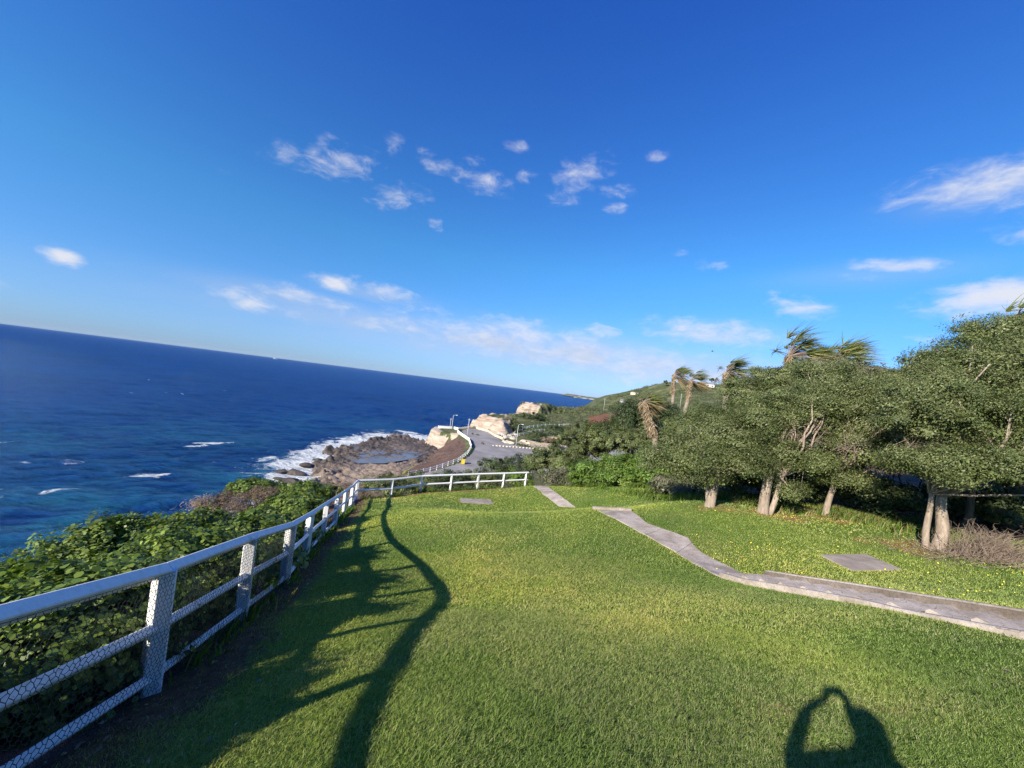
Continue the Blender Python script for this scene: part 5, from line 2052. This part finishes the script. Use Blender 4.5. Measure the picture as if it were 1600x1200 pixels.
def bird():
    p = at(1113.5, 549, 75)
    bm = bmesh.new()
    body = bmesh.ops.create_uvsphere(bm, u_segments=10, v_segments=8, radius=1)['verts']
    for v in body:
        v.co = Vector((v.co.x * .24 * (1 - .3 * v.co.x), v.co.y * .07, v.co.z * .07))
    for sg in (-1, 1):
        prof = [(.08, .03, .06), (.0, .35, .16), (-.08, .68, .06), (-.14, .68, .06), (-.12, .35, .15), (-.1, .03, .05)]
        up_ = [bm.verts.new((x, sg * y, z + .012)) for x, y, z in prof]
        dn = [bm.verts.new((x, sg * y, z - .012)) for x, y, z in prof]
        for tri in ((0, 1, 4, 5), (1, 2, 3, 4)):
            bm.faces.new([up_[i] for i in tri])
            bm.faces.new([dn[i] for i in reversed(tri)])
        for i in range(6):
            bm.faces.new((up_[i], up_[(i + 1) % 6], dn[(i + 1) % 6], dn[i]))
    me = bpy.data.meshes.new('bird')
    bm.to_mesh(me)
    bm.free()
    me.materials.append(M['dark_bark'])
    o = bpy.data.objects.new('bird', me)
    o.location = p
    o.rotation_euler = (.35, 0, R(-20))
    COL.objects.link(o)
    tag(o, 'small dark bird gliding in the sky left of the palm heads', 'bird')


bird()


# ------------------------------------------------------------------ grass, uncountable
def grass():
    rs = np.random.RandomState(9)
    Ps, Hs, Ws = [], [], []
    for (r0, r1, dens, h, w) in ((1.2, 3.6, 15000, .025, .0027), (3.6, 6, 8500, .026, .0036), (6, 10, 3600, .028, .006), (10, 17, 1100, .032, .011), (17, 33, 300, .038, .022)):
        a0, a1 = R(-50), R(66)
        area = (a1 - a0) / 2 * (r1 ** 2 - r0 ** 2)
        n = int(area * dens)
        a = rs.uniform(a0, a1, n)
        r = np.sqrt(rs.uniform(r0 ** 2, r1 ** 2, n))
        x, y = np.sin(a) * r, np.cos(a) * r
        ok = in_poly(x, y, LAWN)
        x, y = x[ok], y[ok]
        Ps.append(np.c_[x, y])
        Hs.append(h * rs.uniform(.5, 1.35, len(x)))
        Ws.append(w * rs.uniform(.7, 1.3, len(x)))
    P, Hh, W = np.vstack(Ps), np.concatenate(Hs), np.concatenate(Ws)
    # keep clear of the concrete, thin out on the bare soil
    dn, _ = dist_line(P[:, 0], P[:, 1], FENCE_N)
    df, _ = dist_line(P[:, 0], P[:, 1], FENCE_F)
    keep = rs.rand(len(P)) < np.clip((dn - .35) / .7 + (vnoise(P[:, 0] * 1.2, P[:, 1] * 1.2, 3) - .5) * 1.2, .06, 1)
    keep &= rs.rand(len(P)) < np.clip((df - .5) / .5, .1, 1)

    def poly_px(L, Rr, grow=0.0):
        A, B = [gp(*p) for p in L], [gp(*p) for p in Rr]
        return [(p.x, p.y) for p in A] + [(p.x, p.y) for p in reversed(B)]
    L0, d, side, slope = STEPS
    for poly in (poly_px(PATH_L, PATH_R), poly_px([(833, 760), (848, 772), (864, 784), (874, 792)], [(852, 760), (868, 770), (884, 782), (900, 793)]),
                 poly_px([(1282, 868), (1332, 893)], [(1352, 867), (1408, 891)]), poly_px([(719, 779.5), (720, 785.5)], [(766, 781), (771, 788)]),
                 [tuple((L0 + d * a + side * b)[:2]) for a, b in ((-.1, -.02), (8.5, -.02), (8.5, 1.6), (-.1, 1.6))]):
        jx, jy = rs.normal(scale=.035, size=(2, len(P)))
        keep &= ~in_poly(P[:, 0] + jx, P[:, 1] + jy, poly)
    P, Hh, W = P[keep], Hh[keep], W[keep]
    n = len(P)
    z = height(P[:, 0], P[:, 1]) + CZ
    th = rs.uniform(0, 2 * math.pi, n)
    # mown blades lie over with the wind
    lean = rs.normal(scale=.8, size=(n, 2)) + np.array([.35, .12])
    tuft = fbm(P[:, 0] * 3.2, P[:, 1] * 3.2, 71, 3)
    Hh = Hh * (.55 + tuft)
    b = np.c_[P, z - .004]
    s = np.c_[np.cos(th), np.sin(th), np.zeros(n)] * (W / 2)[:, None]
    mid = b + np.c_[lean * (Hh * .28)[:, None], Hh * .6]
    tip = b + np.c_[lean * (Hh * .85)[:, None], Hh]
    V = np.stack([b - s, b + s, mid + s * .8, tip, mid - s * .8], 1).reshape(-1, 3)
    F = np.arange(n * 5).reshape(-1, 5)
    big = fbm(P[:, 0] * .45, P[:, 1] * .45, 72, 4)
    big = big * .7 + .3 * fbm(P[:, 0] * 1.8, P[:, 1] * 1.8, 75, 3)
    green = np.array([[.225, .285, .056], [.27, .325, .075], [.175, .235, .045], [.33, .365, .115], [.235, .295, .06]])
    straw = np.array([[.38, .35, .13], [.32, .32, .10], [.44, .39, .19]])
    col = green[rs.randint(0, 5, n)]
    dryp = np.clip((big - .47) * 2.4, .05, .42)
    for (x, y, r, k) in ((2.9, 3.15, 1.0, .75), (3.9, 3.2, .8, .6), (5.0, 3.5, .9, .55), (2.0, 7.0, 1.6, .3), (.8, 11.5, 2.2, .3)):
        dryp = np.maximum(dryp, k * np.clip(1.3 - np.hypot(P[:, 0] - x, (P[:, 1] - y) * 2.2) / r - .5 * (vnoise(P[:, 0] * 3, P[:, 1] * 3, 6)), 0, 1))
    dryp = dryp * (1 - .6 * sstep(4, 8, P[:, 0] - .15 * P[:, 1]))
    isd = rs.rand(n) < dryp
    col[isd] = straw[rs.randint(0, 3, isd.sum())]
    # the right lawn is lusher
    lush = sstep(4, 8, P[:, 0] - .15 * P[:, 1])[:, None]
    col = col * (1 + lush * np.array([.20, .14, .30]))
    patch = fbm(P[:, 0] * .38 + 4, P[:, 1] * .38, 91, 4)
    col = col * (1.27 + (patch - .5) * 1.3)[:, None] * (1 + (patch - .5)[:, None] * np.array([.5, 0, -.2]))
    col = col * rs.uniform(.75, 1.25, (n, 1))
    o = mesh_obj('grass', V, F, M['grass_blade'], cols=np.repeat(col, 5, axis=0))
    tag(o, 'short mown green grass covering the lawn, yellowed in patches', kind='stuff')

    # longer weedy grass along the foot of the bushes and trunks
    edge = [(4.6, 28.6), (6.1, 26.5), (7.2, 23.0), (8.3, 19.5), (9.0, 17.0), (10.2, 16.0), (12.5, 15.9), (14.8, 14.6), (17, 12.8)]
    m = 52000
    k = rs.randint(0, len(edge) - 1, m)
    t = rs.rand(m)
    E0, E1 = np.array(edge)[k], np.array(edge)[k + 1]
    p = E0 * (1 - t[:, None]) + E1 * t[:, None] + rs.normal(scale=.55, size=(m, 2)) + np.array([.15, .25])
    fr = rs.rand(m) < .07
    ft = rs.uniform(4.2, 17.9, m)
    line = np.array(list(FENCE_N) + list(FENCE_F[1:]))[:, :2]
    fi = ft.astype(int)
    p[fr] = (line[fi] * (1 - (ft - fi))[:, None] + line[np.minimum(fi + 1, len(line) - 1)] * (ft - fi)[:, None] + rs.normal(scale=.12, size=(m, 2)))[fr]
    ok = vnoise(p[:, 0] * 1.3, p[:, 1] * 1.3, 81) > .38
    p = p[ok]
    m = len(p)
    hh = rs.uniform(.08, .34, m) * (.5 + vnoise(p[:, 0] * .9, p[:, 1] * .9, 82))
    th = rs.uniform(0, 6.28, m)
    s = np.c_[np.cos(th), np.sin(th), np.zeros(m)] * rs.uniform(.008, .016, m)[:, None]
    lean = rs.normal(scale=.35, size=(m, 2)) + np.array([.25, .05])
    b = np.c_[p, height(p[:, 0], p[:, 1]) + CZ - .01]
    mid = b + np.c_[lean * (hh * .3)[:, None], hh * .6]
    tip = b + np.c_[lean * (hh * .9)[:, None], hh]
    V = np.stack([b - s, b + s, mid + s * .8, tip, mid - s * .8], 1).reshape(-1, 3)
    pal_ = np.array([(.09, .17, .02), (.13, .21, .03), (.07, .13, .02), (.26, .22, .09), (.32, .25, .13)])
    w = np.where(p[:, 0] > 9, .35, .12)
    pick = np.where(rs.rand(m) < w, rs.randint(3, 5, m), rs.randint(0, 3, m))
    o = mesh_obj('long_grass', V, np.arange(m * 5).reshape(-1, 5), M['grass_blade'], cols=np.repeat(pal_[pick] * rs.uniform(.8, 1.2, (m, 1)), 5, axis=0))
    tag(o, 'longer weedy grass along the foot of the bushes and tree trunks', kind='stuff')

    # small yellow flowers in the right lawn
    cl = rs.uniform((5.8, 7.5), (15, 15.6), (60, 2))
    p = np.vstack([c + rs.normal(scale=(.75, .4), size=(4, 2)) for c in cl])
    p = p[in_poly(p[:, 0], p[:, 1], LAWN) & (p[:, 0] > 5.6 + (p[:, 1] < 9.5) * 2.0)]
    m = len(p)
    z = height(p[:, 0], p[:, 1]) + CZ + .055
    a = np.linspace(0, 2 * math.pi, 8, endpoint=False)
    r = rs.uniform(.008, .015, m)
    c = np.c_[p, z]
    tilt = rs.normal(scale=.35, size=(m, 2)) + np.array([-.5, -.5])
    ring = np.stack([c + np.c_[np.cos(t) * r, np.sin(t) * r, -(np.cos(t) * tilt[:, 0] + np.sin(t) * tilt[:, 1]) * r] for t in a], 1)
    fm, nt, bb, _ = new_mat('yellow_petal')
    nt.links.new(ramp(nt, noise_node(nt, 40, 2), [(.3, (.62, .5, .02)), (.7, (.75, .64, .06))]), bb.inputs['Base Color'])
    bb.inputs['Roughness'].default_value = .7
    o = mesh_obj('yellow_flowers', ring.reshape(-1, 3), np.arange(m * 8).reshape(-1, 8), fm)
    tag(o, 'scatter of tiny yellow flowers in the right part of the lawn', kind='stuff')

    # leaf litter and stray pale leaves
    spots = np.vstack([rs.normal((8.4, 14.6), (.8, .35), (260, 2)), rs.normal((10.3, 14.7), (.9, .35), (320, 2)), rs.normal((12.8, 15.1), (1.0, .4), (360, 2)),
                       rs.normal((13.0, 12.6), (1.0, .5), (420, 2)), np.c_[rs.uniform(-2, 6, 14), rs.uniform(3.2, 12, 14)],
                       np.array([fence_at(t)[:2] for t in rs.uniform(2, 12, 500)]) + rs.normal(scale=(.35, .35), size=(500, 2)) + np.array([.3, 0])])
    m = len(spots)
    c = np.c_[spots, height(spots[:, 0], spots[:, 1]) + CZ + .035]
    Nn = unit(rs.normal(scale=.45, size=(m, 3)) + np.array([0, 0, 1]))
    V, F, k = place_leaves(c, Nn, rs.normal(size=(m, 3)), rs.uniform(.02, .055, m), 'leaf', rs)
    pal_ = np.array(PAL['straw'] + PAL['brown'])
    o = mesh_obj('leaf_litter', V, F, M['dry_leaf'], cols=np.repeat(pal_[rs.randint(0, len(pal_), m)], k, axis=0))
    tag(o, 'dry fallen leaves strewn under the trees and along the fence', kind='stuff')


grass()


# ------------------------------------------------------------------ the person taking the picture: only the shadow shows
def skin_mesh(name, nodes, edges, radii, mat, parent, root=0, sub=2):
    me = bpy.data.meshes.new(name)
    off = np.array(parent.location) if parent else np.zeros(3)
    me.from_pydata([tuple(np.array(p) - off) for p in nodes], edges, [])
    o = bpy.data.objects.new(name, me)
    COL.objects.link(o)
    if parent:
        o.parent = parent
    sk = o.modifiers.new('skin', 'SKIN')
    for i, r in enumerate(radii):
        d = me.skin_vertices[0].data[i]
        d.radius = r if isinstance(r, tuple) else (r, r)
        d.use_root = (i == root)
    sb = o.modifiers.new('sub', 'SUBSURF')
    sb.levels = sb.render_levels = sub
    me.materials.append(mat)
    return o


def person():
    skin, nt, b, _ = new_mat('skin')
    nt.links.new(ramp(nt, noise_node(nt, 20, 4), [(.3, (.42, .26, .18)), (.7, (.5, .32, .23))]), b.inputs['Base Color'])
    b.inputs['Roughness'].default_value = .5
    cloth = noisy('dark_cloth', [(.3, (.03, .035, .05)), (.7, (.06, .065, .08))], 30, .9, .2, .004)
    hairm = noisy('dark_hair', [(.3, (.02, .014, .01)), (.7, (.05, .035, .025))], 60, .6, .3, .004)
    fx, fy = -.02, -.36
    g = hz(fx, fy)
    root = empty('person', (fx, fy, g), 'person in dark clothes standing on the lawn and holding a phone up in both hands', 'person')
    eye = CZ - g                        # lens height above the feet

    def q(x, y, z):
        return (fx + x, fy + y, g + z)
    top = eye + .095                    # crown of the head
    k = top / 1.72
    hand_z = eye - .02
    N = [q(0, 0, .95 * k), q(0, .01, 1.12 * k), q(0, .0, 1.28 * k), q(0, -.01, 1.42 * k), q(0, 0, 1.50 * k), q(0, .02, 1.59 * k), q(0, .01, 1.67 * k),
         q(-.09, 0, .90 * k), q(-.11, .01, .50 * k), q(-.12, -.02, .08 * k), q(-.12, .12, .04 * k),
         q(.09, 0, .90 * k), q(.11, .01, .50 * k), q(.12, -.02, .08 * k), q(.12, .12, .04 * k),
         q(-.17, 0, 1.40 * k), q(-.43, .10, 1.30 * k), q(-.22, .28, 1.50 * k), (-.085, -.075, g + hand_z - .01),
         q(.17, 0, 1.40 * k), q(.29, .14, 1.24 * k), q(.15, .31, 1.48 * k), (.085, -.075, g + hand_z - .01)]
    Ed = [(0, 1), (1, 2), (2, 3), (3, 4), (4, 5), (5, 6), (0, 7), (7, 8), (8, 9), (9, 10), (0, 11), (11, 12), (12, 13), (13, 14),
          (3, 15), (15, 16), (16, 17), (17, 18), (3, 19), (19, 20), (20, 21), (21, 22)]
    Rd = [(.16, .11), (.145, .10), (.165, .115), (.13, .09), (.06, .06), (.085, .10), (.08, .095), .085, .058, .042, .036, .085, .058, .042, .036,
          .062, .046, .036, .027, .062, .046, .036, .027]
    # fingers round the phone edges: four behind the case, the thumb in front
    for sgn, wrist in ((-1, 18), (1, 22)):
        w = np.array(N[wrist])
        palm_i = len(N)
        N.append(tuple(w + np.array([-sgn * .004, .035, .008])))
        Ed.append((wrist, palm_i))
        Rd.append((.026, .014))
        for f in range(4):
            h = .026 - f * .017
            ln = (.9, 1.0, .95, .8)[f]
            b0 = len(N)
            N.append(tuple(w + np.array([-sgn * .004, .052, .008 + h])))
            N.append(tuple(w + np.array([-sgn * .012, .052 + .012 * ln, .008 + h * 1.05])))
            N.append(tuple(w + np.array([-sgn * (.012 + .024 * ln), .064, .008 + h * 1.08])))
            Ed += [(palm_i, b0), (b0, b0 + 1), (b0 + 1, b0 + 2)]
            Rd += [.0085, .008, .007]
        b0 = len(N)
        N.append(tuple(w + np.array([-sgn * .012, .030, .034])))
        N.append(tuple(w + np.array([-sgn * .034, .034, .036])))
        Ed += [(palm_i, b0), (b0, b0 + 1)]
        Rd += [.010, .008]
    skin_mesh('body', N, Ed, Rd, skin, root)
    # clothes: slightly larger sleeves, trunk and legs
    skin_mesh('jumper', [N[i] for i in (0, 1, 2, 3, 15, 16, 17, 19, 20, 21)], [(0, 1), (1, 2), (2, 3), (3, 4), (4, 5), (5, 6), (3, 7), (7, 8), (8, 9)],
              [(.175, .125), (.16, .115), (.18, .13), (.14, .10), .075, .06, .047, .075, .06, .047], cloth, root)
    skin_mesh('trousers', [N[i] for i in (0, 7, 8, 9, 11, 12, 13)], [(0, 1), (1, 2), (2, 3), (0, 4), (4, 5), (5, 6)], [(.172, .122), .098, .072, .058, .098, .072, .058], cloth, root)
    for x in (-.12, .12):
        mb = MB()
        mb.tube([q(x, -.10, .045), q(x, -.02, .06), q(x, .10, .045), q(x, .19, .03)], [.03, .047, .045, .025], 10)
        mb.build('shoe', hairm, root, smooth=True)
    bm = bmesh.new()
    bmesh.ops.create_uvsphere(bm, u_segments=20, v_segments=14, radius=1)
    c = Vector(q(0, -.005, top - .11))
    for v in bm.verts:
        p = v.co.copy()
        v.co = Vector((p.x * .105, p.y * .122 - (.03 if p.z < -.1 else 0), p.z * .115 if p.z > -.2 else p.z * .13))
        if p.y > .35 and p.z < .45:
            v.co.y = .03
    me = bpy.data.meshes.new('hair')
    bm.to_mesh(me)
    bm.free()
    me.shade_smooth()
    me.materials.append(hairm)
    h = bpy.data.objects.new('hair', me)
    h.parent = root
    h.location = c - root.location
    COL.objects.link(h)
    # face
    fm = MB()
    fc = Vector(q(0, .02, top - .12))
    fm.tube([fc + Vector((0, .085, .02)), fc + Vector((0, .105, -.02)), fc + Vector((0, .088, -.032))], [.008, .014, .009], 8)
    fm.build('nose', skin, root, smooth=True)
    for sgn in (-1, 1):
        em = MB()
        em.tube([fc + Vector((sgn * .032 - .012, .083, .022)), fc + Vector((sgn * .032, .089, .022)), fc + Vector((sgn * .032 + .012, .083, .022))], [.004, .009, .004], 8)
        em.build('eye', M['white_wall'], root, smooth=True)
        em = MB()
        em.tube([fc + Vector((sgn * .078, 0, .03)), fc + Vector((sgn * .088, -.008, 0)), fc + Vector((sgn * .078, 0, -.03))], [.006, .013, .007], 8)
        em.build('ear', skin, root, smooth=True)
    # the phone, just behind the lens position
    ph = MB()
    ph.beam((-.078, -.028, CZ), (.078, -.028, CZ), .008, .074)
    o = ph.build('phone', M['black'], loc=(0, -.028, CZ))
    tag(o, 'black phone held level in both hands of the person', 'phone')


person()


# ------------------------------------------------------------------ sea air
def haze():
    m = bpy.data.materials.new('haze')
    m.use_nodes = True
    nt = m.node_tree
    nt.nodes.clear()
    o = nt.nodes.new('ShaderNodeOutputMaterial')
    v = nt.nodes.new('ShaderNodeVolumePrincipled')
    v.inputs['Color'].default_value = (.80, .88, 1.0, 1)
    v.inputs['Density'].default_value = HAZE
    nt.links.new(v.outputs[0], o.inputs['Volume'])
    mb = MB()
    mb.box((0, 0, 67), (52000, 52000, 146))
    h = mb.build('haze', m)
    tag(h, kind='stuff')


HAZE = 7e-6
haze()
